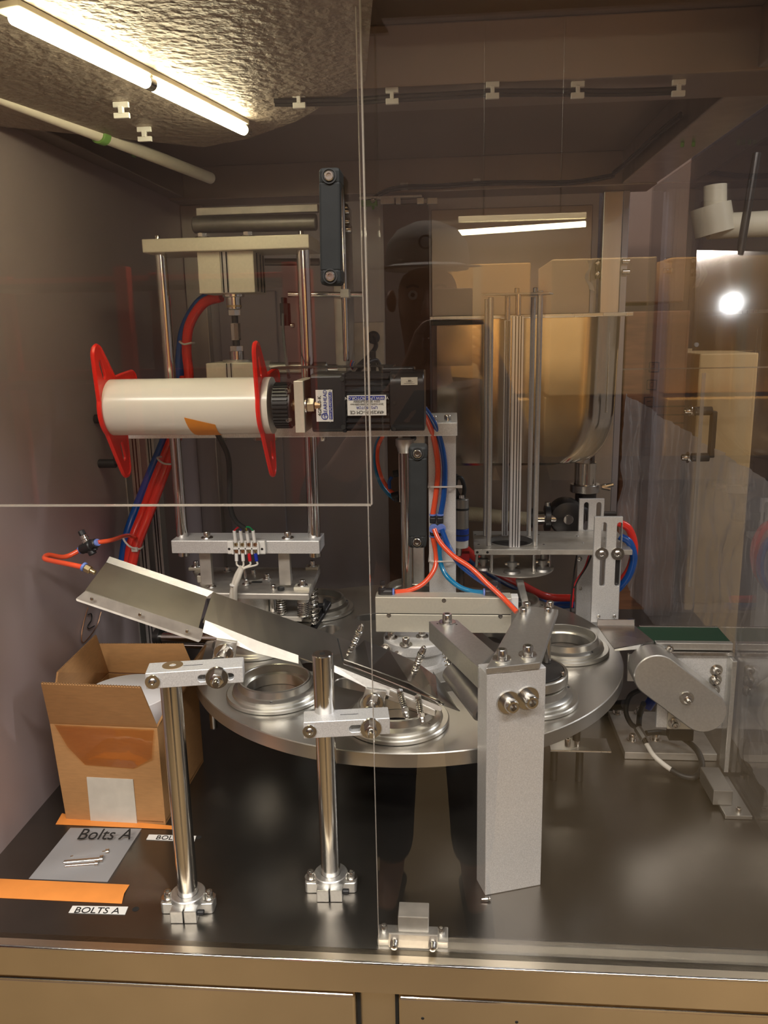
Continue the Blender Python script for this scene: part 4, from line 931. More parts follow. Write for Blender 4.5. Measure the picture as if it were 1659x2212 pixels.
# ----------------------------------------------------------------- roller with red spiders and motor
YR = 1.15
RC = V((0, YR, at(420, 878, y=YR).z)); rx0, rx1 = at(243, 878, y=YR).x, at(590, 878, y=YR).x
t = thing('film_roller', 'cream plastic film roller with a red three-armed guide at each end', 'roller', V((rx0, YR, RC.z-.04)))
RR = 0.0405
lathe('tube', 'roller_cream', t, (rx0, YR, RC.z), RT, [(RR-.003, .001), (RR, 0), (RR, rx1-rx0), (RR-.003, rx1-rx0-.001)], 72)
def spider(x, tilt, th=0.0035):
    """three arms of one plastic spider, each a tapering leaf with a raised rim and a long hole"""
    arms = ((114, 0.092), (-72, 0.108), (22, 0.100))
    N_ = 80; out = []
    def rad(a):
        best = 0.043
        for aa, L in arms:
            d = (a-aa+180) % 360-180
            # distance from centre of a tapered capsule along aa
            for s in np.linspace(0, L-0.010, 24):
                w = 0.030*(1-s/L)**0.9+0.0095; dx = math.radians(d)
                c = s*math.cos(dx); q = w*w-(s*math.sin(dx))**2
                if q > 0: best = max(best, c+math.sqrt(q)) if abs(d) < 90 else best
        return best
    out = [(rad(k*360/N_/2)*math.cos(math.radians(k*360/N_/2)), rad(k*360/N_/2)*math.sin(math.radians(k*360/N_/2))) for k in range(2*N_)]
    holes = [slot(L*.66*math.cos(math.radians(a)), L*.66*math.sin(math.radians(a)), .02, .0050, math.radians(a)) for a, L in arms]
    return out, holes
so, sh = spider(0, 0)
for x_, nm in ((rx0-.001, 'left'), (rx1-.012, 'right')):
    g = plate('guide_arms', 'red_plastic', t, so, sh, .004, (x_, YR, RC.z), (0, 1, 0), (0, 0, 1), 0.0008)
    rim = [V((x_, YR+px_, RC.z+pz_)) for px_, pz_ in so]+[V((x_, YR+so[0][0], RC.z+so[0][1]))]
    bm = bmesh.new(); tube_bm(bm, rim, .0034, 6, False); e = bm_link('guide_rim', bm, 'red_plastic', t, True); e.parent = g; e.location = e.location+wp(t)-wp(g)
lathe('end_knob', 'brass_bearing', t, (rx0-.016, YR, RC.z+.002), RT, [(0.018, 0), (0.0215, .002), (0.0215, .012), (0.012, .015)], 32)
for k in range(24):
    pass
# toothed pulley
xp0, xp1 = rx1+.004, at(640, 880, y=YR).x
lathe('pulley_core', 'black_plastic', t, (xp0, YR, RC.z), RT, [(0.030, 0), (0.030, xp1-xp0-.004), (.012, xp1-xp0-.004)], 48)
bm = bmesh.new()
for k in range(36):
    a_ = 2*PI*k/36; M3 = Matrix.Rotation(a_, 3, 'X'); addbox(bm, V(((xp0+xp1-.006)/2, YR, RC.z))+M3 @ V((0, 0, .0308)), (xp1-xp0-.008, .0028, .004), M3)
tt = bm_link('pulley_teeth', bm, 'black_plastic', t)
xs_ = at(634, 880, y=YR).x
rod('axle', 'brass_bearing', t, (xp1-.012, YR, RC.z), (xs_+.004, YR, RC.z), .0085, 24)
for dy, dz in ((-.02, .022), (-.022, -.018), (-.012, .002)): bolt(t, (xp1-.006, YR+dy, RC.z+dz), (-.3, -1, 0), .0036, 'socket')
# bearing block
t = thing('bearing_block', 'thick aluminium bearing block between the black pulley and the motor', 'block', at(650, 935, y=1.11))
xb0, xb1 = at(636, 880, y=1.107).x, at(657, 880, y=1.107).x
z0_, z1_ = at(650, 935, y=1.107).z, at(650, 823, y=1.107).z
box('block', 'alu_beige', t, (xb0, 1.107, z0_), (xb1, 1.20, z1_), 0.0008)
q = V((xb1, YR-.046, RC.z)); 
nu = at(664, 878, y=1.104)
rod('washer', 'bolt_steel', t, (xb1+.0002, 1.118, nu.z), (xb1+.003, 1.118, nu.z), .0125, 24); ngon('nut', 'bolt_steel', t, (xb1+.003, 1.118, nu.z), (xb1+.013, 1.118, nu.z), .0105); rod('stud', 'brass_bearing', t, (xb1+.013, 1.118, nu.z), (xb1+.022, 1.118, nu.z), .0062, 18)
zfoot = zp1
box('foot', 'alu_blasted', t, (xb0+.002, 1.14, z0_-.0), (xb1-.002, 1.262, z0_+.008), 0.0008)
# motor
t = thing('gear_motor', 'black geared motor with fins and white rating labels beside the roller', 'motor', at(780, 935, y=1.15))
zr = at(800, 868, y=1.13).z; YM = 1.155
xg0, xg1, xf1, xm1 = at(672, 870, y=1.115).x, at(742, 870, y=1.115).x, at(842, 870, y=1.115).x, at(916, 870, y=1.115).x
hz = 0.040
def rbox(nm, m, xa_, xb_, h, r_, par):
    o = plate(nm, m, par, rrect(-h, -h, h, h, r_, 6), [], xb_-xa_, ((xa_+xb_)/2, YM, zr), (0, 1, 0), (0, 0, 1), 0.0012); return o
gh = rbox('gearhead', 'motor_black', xg0, xg1, hz, .006, t)
mb = rbox('motor_core', 'motor_black', xg1, xf1+.002, hz-.006, .010, t)
fins = []
bm = bmesh.new()
for k in range(9):
    z_ = zr-hz+.006+(2*hz-.012)*k/8
    if abs(z_-zr) > .020 or True: addbox(bm, ((xg1+xf1)/2+.001, YM, z_), (xf1-xg1-.004, 2*hz-.002, .0026))
for k in range(9):
    y_ = YM-hz+.006+(2*hz-.012)*k/8; addbox(bm, ((xg1+xf1)/2+.001, y_, zr), (xf1-xg1-.004, .0026, 2*hz-.002))
f_ = bm_link('cooling_fins', bm, 'motor_black', t)
box('flange', 'motor_black', t, (xg1-.002, YM-hz-.0005, zr-hz-.0005), (xg1+.003, YM+hz, zr+hz+.0005), .001)
rbox('fan_cover', 'motor_black', xf1, xm1, hz+.001, .016, t)
for px, py in ((852, 870), (852, 927), (850, 812)): q = at(px, py, y=YM-hz-.0012); rod('cover_screw', 'dark_metal', t, q, q+FR*.001, .0026, 12)
for dz in (-.033, .033): q = V((xg1-.001, YM-hz-.001, zr+dz)); rod('corner_screw', 'socket_dark', t, q, q+FR*.0012, .0036, 14)
# labels on the motor
ly = YM-hz-.0014
def motlab(px0, py0, px1, py1, yy):
    a_, b_ = at(px0, py1, y=yy), at(px1, py0, y=yy); o = box('rating_label', 'white_label', t, (a_.x, yy-.0003, a_.z), (b_.x, yy+.0011, b_.z), .0003); return o, a_, b_
o, a_, b_ = motlab(684, 842, 718, 911, ly); o['label'] = 'white gearhead label lettered sideways'
w_, h_ = b_.x-a_.x, b_.z-a_.z
st = box('blue_band', 'ink_blue', o, (b_.x-w_*.24, ly-.0006, a_.z+.003), (b_.x-w_*.04, ly-.0002, b_.z-.003), 0)
for s_, fx, sz, m_, dzz in (('WWW.LPG-MOTOR.CN', .86, .0042, 'white_label', 0), ('GEARHEAD', .56, .0070, 'ink_blue', .004), ('4GN30-K', .22, .0070, 'ink_black', 0)):
    text('lettering', s_, m_, o, (a_.x+w_*fx, ly-.0009, (a_.z+b_.z)/2+dzz), UP, (-1, 0, 0), sz, .0003)
bm = bmesh.new(); cc = V((a_.x+w_*.5, ly-.0008, a_.z+h_*.17)); tube_bm(bm, [cc+V((math.cos(k*PI/12)*.0042, 0, math.sin(k*PI/12)*.0042)) for k in range(25)], .0006, 5, False); bm_link('emblem', bm, 'ink_blue', o)
text('lettering', 'LPG', 'ink_blue', o, cc, UP, (-1, 0, 0), .0040, .0003)
o, a_, b_ = motlab(751, 853, 834, 898, ly); o['label'] = 'white rating label fixed upside down'
w_, h_ = b_.x-a_.x, b_.z-a_.z
box('blue_band', 'ink_blue', o, (a_.x+.002, ly-.0006, b_.z-h_*.24), (b_.x-.002, ly-.0002, b_.z-h_*.04), 0)
for s_, fz_, sz, m_ in (('WWW.LPG-MOTOR.CN', .86, .0056, 'white_label'), ('220V 50/60 2uF/500V', .70, .0042, 'ink_black'), ('25W 0.25/0.24A 1250/1550r/min', .56, .0034, 'ink_black'), ('LPG MOTOR', .40, .0052, 'ink_blue'), ('4RK25GN-CM CE', .17, .0062, 'ink_black')):
    text('lettering', s_, m_, o, (a_.x+w_*.5, ly-.0009, a_.z+h_*fz_), (-1, 0, 0), (0, 0, -1), sz, .0003)
a_, b_ = at(866, 832, y=ly-.001), at(902, 815, y=ly-.001)
o = box('diagram_label', 'paper_label', t, (a_.x, ly-.0010, a_.z), (b_.x, ly+.002, b_.z), .0003)
for k in range(3): box('diagram_line', 'ink_black', o, (a_.x+.004+.003*k, ly-.0013, a_.z+.002+.002*k), (b_.x-.004-.002*k, ly-.0010, a_.z+.0024+.002*k), 0)
text('lettering', 'M', 'ink_black', o, ((a_.x+b_.x)/2, ly-.0013, b_.z-.004), (-1, 0, 0), (0, 0, -1), .004, .0002)
box('cable_box', 'motor_black', t, (xf1-.012, YM-.02, zr+hz-.001), (xm1-.014, YM+.02, zr+hz+.006), .002)
box('shield', 'dark_metal', t, (at(586, 815, y=1.19).x, 1.19, zr+hz+.0045), (xf1, 1.245, zr+hz+.006), .0003)
# orange patch on the roller
pp = [(396, 897), (420, 902), (441, 909), (456, 917), (463, 937), (408, 938)]
ang = lambda py: math.asin(max(-1, min(1, (at(430, py, y=YR-RR*.8).z-RC.z)/RR)))
rows = []
for i in range(9):
    k = i/8; xx = at(398+64*k, 915, y=YR-RR).x; top = 897+ (3+17*k); a0 = ang(top); a1 = math.radians(-82)
    x2 = at(410+54*k, 930, y=YR-RR).x
    rows.append([V((xx+(x2-xx)*j/6, YR-math.cos(a0+(a1-a0)*j/6)*(RR+.0006), RC.z+math.sin(a0+(a1-a0)*j/6)*(RR+.0006))) for j in range(7)])
p_ = sheet('orange_patch', 'orange_patch', bpy.data.objects['film_roller'], rows, .0003, True); p_['label'] = 'torn orange tape patch'

# ----------------------------------------------------------------- things behind the press at the top
YT = 1.42
t = thing('film_spool', 'dark grey round roller with an aluminium bar above it, behind the press top', 'roller', at(560, 500, y=YT))
rod('roller', 'grey_tube', t, at(418, 486, y=YT), at(684, 480, y=YT), .0138, 32, .002)
a, b = at(424, 466, y=YT+.03), at(686, 440, y=YT+.03)
box('bar', 'alu_dull', t, (a.x, YT+.03, a.z), (b.x, YT+.045, b.z), .001)
t = thing('upright_plate', 'upright frame plate with bolts behind the upper black door handle', 'frame', at(744, 815, y=YT))
a, b = at(727, 820, y=YT), at(737, 427, y=YT)
box('plate', 'alu_dull', t, (a.x-.0005, YT, zp1+.001), (b.x, YT+.14, b.z), .0008)
for py, r_ in ((448, .005), (456, .006), (477, .006), (495, .0075)): q = at(750, py, y=YT+.01); bolt(t, V((b.x, YT+.01, q.z)), RT, r_, 'wsocket')
rod('cross_rod', 'chrome', t, at(622, 636, y=YT-.006), at(785, 636, y=YT-.006), .0046, 18)
rod('cross_rod', 'grey_tube', t, at(570, 566, y=YT+.03), at(690, 566, y=YT+.03), .0062, 18)
t = thing('upright_rod', 'thin polished vertical rod with a white clamp block beside the frame plate', 'rod', at(747, 815, y=YT-.02))
xr = at(744, 640, y=YT-.02).x
rod('rod', 'chrome', t, (xr, YT-.02, zr+hz+.006), (xr, YT-.02, at(742, 400, y=YT-.02).z), .0052, 20)
a, b = at(735, 643, y=YT-.028), at(753, 624, y=YT-.028); box('clamp_block', 'white_plastic', t, (a.x, YT-.028, a.z), (b.x, YT+.001, b.z), .001)
# sensor with grey cable
t = thing('sensor_box', 'small dark sensor box with grey cable behind the right guide rod', 'sensor', at(620, 705, y=1.42))
box('body', 'dark_metal', t, at(606, 704, y=1.42), at(627, 655, y=1.44), .001)
box('connector', 'black_plastic', t, at(607, 655, y=1.42), at(620, 643, y=1.44), .001)
bolt(t, at(628, 703, y=1.43), RT, .004)
tube('cable', 'grey_cable', t, [at(611, 678, y=1.415), at(612, 720, y=1.40), at(619, 780, y=1.30), at(624, 815, y=1.24)], .0026)
# grey cylinder behind the frame
t = thing('air_cylinder', 'grey round air cylinder lying behind the right guide rod', 'cylinder', at(650, 812, y=1.375))
rod('barrel', 'bearing_grey', t, at(575, 796, y=1.375), at(708, 795, y=1.375), .0102, 28, .002); rod('rod', 'chrome', t, at(708, 795, y=1.375), at(730, 795, y=1.375), .006, 20)
# connection plate with black cables
t = thing('cable_plate', 'pale metal plate with a round cable gland behind the motor', 'plate', at(790, 812, y=1.55))
a, b = at(756, 830, y=1.55), at(829, 695, y=1.55); box('plate', 'alu_dull', t, (a.x, 1.55, zp1), (b.x, 1.558, b.z), .001)
for k in (1,): box('standoff', 'alu_dull', t, (b.x-.02, 1.40, zp1-.004), (b.x, 1.558, zp1+.004), .001)
g = at(807, 729, y=1.548); lathe('gland', 'black_plastic', t, g, FR, [(0.012, 0), (0.012, .004), (0.008, .007), (0.004, .007)], 24)
tube('cable', 'black_rubber', t, [g+FR*.006, at(812, 748, y=1.52), at(798, 768, y=1.45), at(775, 790, y=1.35), at(765, 806, y=1.22)], .004)
tube('cable', 'black_rubber', t, [at(770, 806, y=1.22), at(790, 786, y=1.25), at(812, 778, y=1.27), at(822, 795, y=1.27), at(823, 812, y=1.27)], .0034)
tube('cable', 'black_rubber', t, [at(768, 808, y=1.22), at(820, 804, y=1.2), at(870, 806, y=1.17), at(886, 812, y=1.16)], .0018)
box('block', 'black_plastic', t, at(801, 805, y=1.40), at(812, 758, y=1.42), .001)
tube('wire', 'white_cable', t, [at(762, 806, y=1.2), at(765, 800, y=1.2), at(770, 794, y=1.2)], .0022)
for k, m_ in enumerate(('wire_red', 'wire_blue', 'grey_cable')): tube('wire', m_, t, [at(764, 802, y=1.2), at(757+k*3, 790, y=1.2), at(760+k*4, 778+k*2, y=1.2)], .0008, 6, 4)

# ----------------------------------------------------------------- left profiles on the back wall side and hoses
for px0_, px1_, lb in ((262, 288, 'left aluminium profile upright standing between the left wall and the hoses'), (300, 322, 'middle aluminium profile upright behind the tied hoses'), (334, 352, 'thin aluminium profile upright just left of the press rod')):
    yy = 1.50; a = at(px0_, 1200, y=yy); b = at(px1_, 1200, y=yy); zt_ = at(300, 905, y=yy).z
    t = thing('profile_upright', lb, 'upright', V(((a.x+b.x)/2, yy, 0)))
    box('profile', 'alu_satin', t, (a.x, yy, 0), (b.x, yy+.03, zt_), .001)
    for k in (.35, .65): box('groove', 'dark_metal', t, (a.x+(b.x-a.x)*k-.0012, yy-.0003, .002), (a.x+(b.x-a.x)*k+.0012, yy+.001, zt_-.002), 0)
def hose(name, label, m, pts, r, cat='hose', g=None):
    P_ = [at(*p[:2], y=p[2]) for p in pts]; t = thing(name, label, cat, min(P_, key=lambda v: v.z), g); tube('tube', m, t, P_, r, 14); return t
hose('air_hose', 'thick red air hose curving down behind the roller, on the right of the bundle', 'red_hose', [(478, 641, 1.42), (440, 655, 1.43), (410, 700, 1.44), (403, 755, 1.44), (408, 815, 1.44), (400, 880, 1.42), (383, 945, 1.43), (352, 1030, 1.41), (322, 1110, 1.40), (295, 1180, 1.38), (284, 1225, 1.37)], .0088)
hose('air_hose', 'second thick red air hose in the middle of the tied bundle', 'red_hose', [(398, 815, 1.46), (392, 880, 1.44), (372, 945, 1.45), (338, 1030, 1.43), (308, 1110, 1.42), (285, 1170, 1.40), (276, 1225, 1.39)], .0088)
hose('air_hose', 'thick blue air hose on the left of the tied bundle', 'blue_hose', [(455, 636, 1.46), (425, 660, 1.46), (398, 710, 1.47), (389, 770, 1.47), (387, 830, 1.46), (375, 890, 1.44), (355, 950, 1.46), (322, 1030, 1.45), (294, 1100, 1.44), (274, 1160, 1.42), (264, 1220, 1.41)], .0085)
for (x0, y0, x1, y1, yy, lb) in ((340, 990, 374, 1002, 1.40, 'pale cable tie round the hose bundle below the roller'), (266, 1162, 300, 1186, 1.37, 'pale cable tie round the hose bundle above the chute'), (388, 738, 412, 741, 1.43, 'thin cable tie round the hoses beside the left guide rod')):
    t = thing('cable_tie', lb, 'cable tie', at(x0, y0, y=yy)); a, b = at(x0, y0, y=yy), at(x1, y1, y=yy); m_ = (a+b)/2
    tube('band', 'cable_tie', t, [a+V((0, .02, 0)), a, m_+FR*.008-UP*.003, b, b+V((0, .02, 0))], .0018, 8)
    if y0 > 1100: box('head', 'cable_tie', t, b-V((.012, .006, .004)), b+V((-.001, 0, .004)), .001)
# ================================================================= HOPPER
YH = 1.60
t = thing('hopper', 'large polished steel hopper with rim and rounded outlet end, behind the rod magazine', 'hopper', at(1150, 1005, y=YH))
hx0, hx1 = at(944, 800, y=YH).x, at(1352, 780, y=YH).x
hz1, hz0 = at(1100, 688, y=YH).z, at(1100, 1006, y=YH).z
HD = 0.24; rows = []
NZ, NX = 22, 34
def xr(z):
    k = (z-hz0)/(hz1-hz0); Rz = 0.36
    return hx1-0.006*(1-k)-(0 if k > Rz else 0.062*(1-math.sqrt(max(0, 1-(1-k/Rz)**2))))
bm = bmesh.new(); G = []
for j in range(NZ+1):
    s = j/NZ; z = hz0+(hz1-hz0)*(s**1.3); xrz = xr(z); row = []
    yb = 0.0; rb = 0.004
    if z-hz0 < rb: yb = rb-math.sqrt(max(0, rb*rb-(rb-(z-hz0))**2))
    for side in (0, 1):
        for i in range(NX+1):
            u_ = i/NX if side == 0 else 1-i/NX
            x = hx0+(xrz-hx0)*(1-(1-u_)**1.6); d = xrz-x; yr = 0.0; rr_ = 0.075
            if d < rr_: yr = rr_-math.sqrt(max(0, rr_*rr_-(rr_-d)**2))
            y = YH+min(.11, yb+yr); row.append(bm.verts.new((x, y if side == 0 else 2*YH+HD-y, z)))
    G.append(row)
for A, B in zip(G, G[1:]):
    n_ = len(A)
    for k in range(n_): bm.faces.new((A[k], A[(k+1) % n_], B[(k+1) % n_], B[k]))
bm.faces.new(G[0])
bmesh.ops.remove_doubles(bm, verts=bm.verts, dist=1e-5)
bm_link('bin', bm, 'hopper_steel', t, True)
box('rim', 'sheet_steel', t, (at(928, 686, y=YH-.02).x, YH-.022, hz1), (at(1368, 678, y=YH-.02).x, YH+HD+.02, hz1+.007), .001)
box('rim_corner', 'alu_satin', t, (at(1303, 680, y=YH-.024).x, YH-.0235, hz1+.0005), (at(1353, 680, y=YH-.024).x, YH-.0222, hz1+.0065), .0004)
box('rim_lip', 'dark_metal', t, (at(930, 686, y=YH-.02).x, YH-.018, hz1-.010), (at(1045, 686, y=YH-.02).x, YH-.001, hz1-.001), .001)
rod('seam', 'alu_dull', t, (hx1-.030, YH+.0165, hz1-.002), (hx1-.028, YH+.017, hz0+.10), .0008, 6)
yn = YH+.12
def cyl(nm, m, py0, py1, wpx, cx=1265, n=32): 
    a_ = at(cx, py1, y=yn); b_ = at(cx, py0, y=yn); x_ = at(1264, 1030, y=yn).x; return rod(nm, m, t, (x_, yn, a_.z), (x_, yn, b_.z), wpx/2/F*1.75, n, .001)
cyl('outlet_neck', 'hopper_steel', 998, 1047, 46); cyl('clamp_ring', 'sheet_steel', 1045, 1062, 62); cyl('outlet_pipe', 'hopper_steel', 1061, 1100, 38)
b_ = at(1312, 1052, y=yn-.02)
for q in ((-.004, .004), (.006, -.004), (.012, .006)): rod('wing_nut', 'bolt_steel', t, b_+V((-.012, 0, 0)), b_+V((q[0], 0, q[1])), .005, 10)
t = thing('outlet_valve', 'dark steel valve and pipe elbow under the hopper with a clamp and braided hose', 'valve', at(1225, 1150, y=1.66))
vx = at(1225, 1118, y=1.66)
lathe('body', 'dark_metal', t, vx, FR, [(0.036, -.04), (.038, -.02), (.038, .0), (.034, .012), (.020, .016), (0, .016)], 36)
rod('stem', 'chrome', t, vx+FR*.014, vx+FR*.022, .010, 20)
x_ = at(1264, 1100, y=yn).x; rod('upper_port', 'dark_metal', t, (x_, yn, vx.z), (x_, yn, vx.z+.04), .022, 24); rod('upper_port', 'dark_metal', t, (vx.x, 1.69, vx.z), (x_, yn, vx.z), .022, 24)
def hp_(px): return at(px, 1119, y=1.66)
rod('pipe', 'chrome', t, hp_(1145), hp_(1212), .0150, 28); rod('clamp_ring', 'dark_metal', t, hp_(1176), hp_(1188), .027, 28); rod('clamp_ring', 'dark_metal', t, hp_(1146), hp_(1154), .020, 28)
rod('clamp_bolt', 'bolt_steel', t, hp_(1182)+UP*.02, hp_(1182)+UP*.034, .006, 12)
ph = [at(985, 1112, y=1.66), at(1030, 1111, y=1.66), at(1080, 1117, y=1.66), at(1142, 1121, y=1.66)]
tube('hose', 'hose_braid', t, ph, .0145, 16)
sp_ = spline(ph, 10); bm = bmesh.new()
for i in range(0, len(sp_)-1):
    for f_ in (0, .5):
        c_ = sp_[i].lerp(sp_[i+1], f_); d_ = (sp_[i+1]-sp_[i]).normalized(); u_, v_, _ = frame_of(d_)
        tube_bm(bm, [c_+(u_*math.cos(k*PI/7)+v_*math.sin(k*PI/7))*.0147 for k in range(15)], .0010, 4, False)
bm_link('hose_rib', bm, 'hose_braid', t, True)

# ================================================================= ROD MAGAZINE
YM_ = 1.41
zt_ = at(1027, 1187, y=YM_).z; zb_ = at(1027, 1198, y=YM_).z
yb_ = at(1022, 1147, z=zt_).y
t = thing('magazine_plate', 'grey horizontal plate carrying the rod magazine, held by the slotted brackets', 'plate', at(1190, 1198, y=YM_))
xa_, xb_ = at(1025, 1190, y=YM_).x, at(1366, 1190, y=YM_).x
cxm = at(1104, 1168, z=zt_)
plate('plate', 'alu_dull', t, [(xa_-cxm.x, YM_-cxm.y), (xb_-cxm.x, YM_-cxm.y), (xb_-cxm.x, yb_-cxm.y), (xa_-cxm.x, yb_-cxm.y)], [circ(0, 0, .046, 40)], zt_-zb_, (cxm.x, cxm.y, (zt_+zb_)/2), RT, (0, 1, 0), .0006)
box('front_strip', 'alu_satin', t, (xa_, YM_-.0012, zb_), (at(1168, 1190, y=YM_).x, YM_-.0001, zt_), .0003)
for px in (1031, 1053): q = at(px, 1193, y=YM_-.0013); rod('hole', 'socket_dark', t, q, q+FR*.0005, .0024, 12)
for px, py in ((1027, 1155), (1034, 1176), (1163, 1155), (1175, 1176), (1247, 1158), (1259, 1172)): q = at(px, py, z=zt_); rod('countersunk_screw', 'bolt_steel', t, q-UP*.001, q+UP*.0004, .0026, 12)
lathe('holder_ring', 'alu_satin', t, (cxm.x, cxm.y, zb_-.004), UP, [(.040, 0), (.045, 0), (.045, .014), (.040, .014)], 48, False)
for px in (1060, 1152, 1078, 1136):
    pass
t2 = thing('rod_magazine', 'tall upright magazine of four thin rods and two ribbed rails with a small top plate', 'magazine', V((cxm.x, cxm.y, zt_)))
zr0 = zt_+.0003; yA_ = cxm.y-.036; yB_ = cxm.y+.034
def vr(nm, m, px, py, yy, r_, ptop=None, z0=None):
    x_ = at(px, py, y=yy).x; zt2 = at(px, ptop, y=yy).z; return rod(nm, m, t2, (x_, yy, z0 if z0 is not None else zr0), (x_, yy, zt2), r_, 16)
vr('rod', 'alu_satin', 1056, 1150, yA_, .0046, 642); vr('rod', 'alu_satin', 1156, 1150, yA_, .0046, 628); vr('rod', 'alu_satin', 1048, 1100, yB_, .0036, 646); vr('rod', 'alu_satin', 1142, 1150, yB_, .0042, 642)
def rail(px, wpx, yy, ptop, pbot=1170):
    x_ = at(px, 1000, y=yy).x; w_ = wpx/2/F*(yy*.975); zt2 = at(px, ptop, y=yy).z
    b_ = box('ribbed_rail', 'rail_white', t2, (x_-w_, yy-.006, zr0), (x_+w_, yy+.008, zt2), .0008); b_['label'] = 'ribbed aluminium rail'
    for s in (-.45, .1, .55): rr_ = rod('groove', 'dark_metal', b_, (x_+w_*s, yy-.0058, zr0+.001), (x_+w_*s, yy-.0058, zt2-.001), .0009, 6)
    rod('rail_pin', 'shaft_steel', b_, (x_, yy, zt2), (x_, yy, at(px, 640, y=yy).z+.004), .0048, 14)
rail(1114, 24, yA_-.008, 682); rail(1092, 13, yB_+.006, 692)
ztp = at(1110, 637, y=yA_).z
pts = [at(1039, 636, z=ztp)]
xt0, xt1 = at(1039, 637, y=yA_-.01).x, at(1200, 632, y=yA_).x
slab('top_plate', 'alu_dull', t2, [V((xt0, yA_-.012, ztp)), V((at(1185, 637, y=yA_).x, yA_-.012, ztp)), V((xt1, yA_+.03, ztp)), V((at(1160, 637, y=yA_).x, yB_+.02, ztp)), ][:4], UP*.003, .0005)
for px, yy in ((1117, yA_), (1157, yA_)): q = at(px, 630, y=yy); rod('top_nut', 'bolt_steel', t2, V((q.x, yy, ztp+.003)), V((q.x, yy, ztp+.011)), .0042, 10)
# pick up unit below the plate
zd = at(1110, 1240, y=1.43).z
t = thing('pickup_disc', 'thin round disc with suction cups hanging under the magazine plate', 'suction unit', V((cxm.x, cxm.y, zd)))
dc = V((at(1118, 1238, y=cxm.y).x, cxm.y, zd)); lathe('disc', 'alu_dull', t, dc, UP, [(0, 0), (.066, 0), (.066, .002), (0, .002)], 56, False)
for px, yy in ((1062, yA_+.003), (1153, yA_+.003), (1030, yA_+.02), (1186, yA_+.03)):
    x_ = at(px, 1215, y=yy).x; rod('spacer', 'shaft_steel', t, (x_, yy, zd+.002), (x_, yy, zb_), .0034, 12)
lathe('dark_dome', 'black_rubber', t, (cxm.x, cxm.y, zb_-.011), UP, [(0, 0), (.030, .002), (.044, .007), (.044, .010), (0, .010)], 40)
for px, yy, zc_ in ((1044, yA_+.02, 1.0), (1106, yA_-.002, .92), (1172, yA_+.012, 1.0)):
    x_ = at(px, 1225, y=yy).x; z_ = zd+.002
    lathe('suction_cup', 'bearing_grey', t, (x_, yy, z_), UP, [(.016, 0), (.014, .004), (.006, .007), (.006, .012), (.009, .012), (.009, .020), (.0045, .022), (.0045, zb_-z_-.002)], 20)
    rod('cross_pin', 'bolt_steel', t, (x_-.013, yy, z_+.016), (x_+.013, yy, z_+.016), .0026, 10)
t = thing('swing_arm', 'flat pale steel arm slanting down below the suction disc', 'arm', at(1135, 1300, y=1.34))
slab('arm', 'alu_satin', t, [at(1114, 1250, y=1.42), at(1130, 1250, y=1.42), at(1141, 1296, y=1.30), at(1127, 1299, y=1.30)], (.0, .0, -.005), .0005)
slab('arm_tip', 'alu_satin', t, [at(1127, 1312, y=1.30), at(1141, 1312, y=1.30), at(1141, 1296, y=1.30), at(1127, 1299, y=1.30)], (.0, .004, 0), .0005)
box('joint', 'black_plastic', t, at(1111, 1310, y=1.31), at(1127, 1290, y=1.33), .002)

# slotted brackets
def slotted(label, c, yy, tops, slots, zfoot, bolts, wslot=.0045):
    (tx0, ty0), (tx1, ty1) = tops; x0 = at(tx0, ty0, y=yy).x; x1 = at(tx1, ty1, y=yy).x; zt2 = at(tx0, ty0, y=yy).z
    t = thing('slotted_bracket', label, 'bracket', V(((x0+x1)/2, yy, zfoot)))
    hs = []
    for (sx, sy0, sy1) in slots:
        xs_ = at(sx, (sy0+sy1)/2, y=yy).x; za_, zb2 = at(sx, sy0, y=yy).z, at(sx, sy1, y=yy).z
        hs.append([(p[0], p[1]) for p in slot(xs_-x0, (za_+zb2)/2-zfoot, abs(za_-zb2), wslot, PI/2)])
    plate('plate', 'alu_blasted', t, [(0, 0), (x1-x0, 0), (x1-x0, zt2-zfoot), (0, zt2-zfoot)], hs, .008, (x0, yy+.004, zfoot), RT, UP, .0006)
    for px, py in bolts: bolt(t, at(px, py, y=yy-.0002), FR, .0066, 'wbutton')
    return t, x0, x1
t, x0, x1 = slotted('front slotted aluminium bracket with two bolts beside the green conveyor belt', 0, YM_-.0085, ((1285, 1117), (1346, 1118)), ((1303, 1134, 1262), (1336, 1134, 1262)), .186, ((1300, 1196), (1334, 1196)))
for px in (1293, 1327): q = at(px, 1331, y=YM_-.012); bolt(t, q, FR, .0030, 'button')
box('foot', 'dark_metal', t, (x0+.03, YM_+.0005, 0.0), (x1, YM_+.03, .3), .001)
t, x0, x1 = slotted('rear slotted aluminium bracket behind the magazine plate', 0, yb_+.004, ((1252, 1078), (1306, 1079)), ((1266, 1090, 1142), (1293, 1090, 1142)), .0, ())
for py in (1271,): bolt(t, at(1254, py, y=yb_+.003), FR, .0035, 'button')
box('corner_block', 'dark_metal', t, (x1, yb_+.004, zt_+.02), (x1+.024, yb_+.02, zt_+.035), .001)

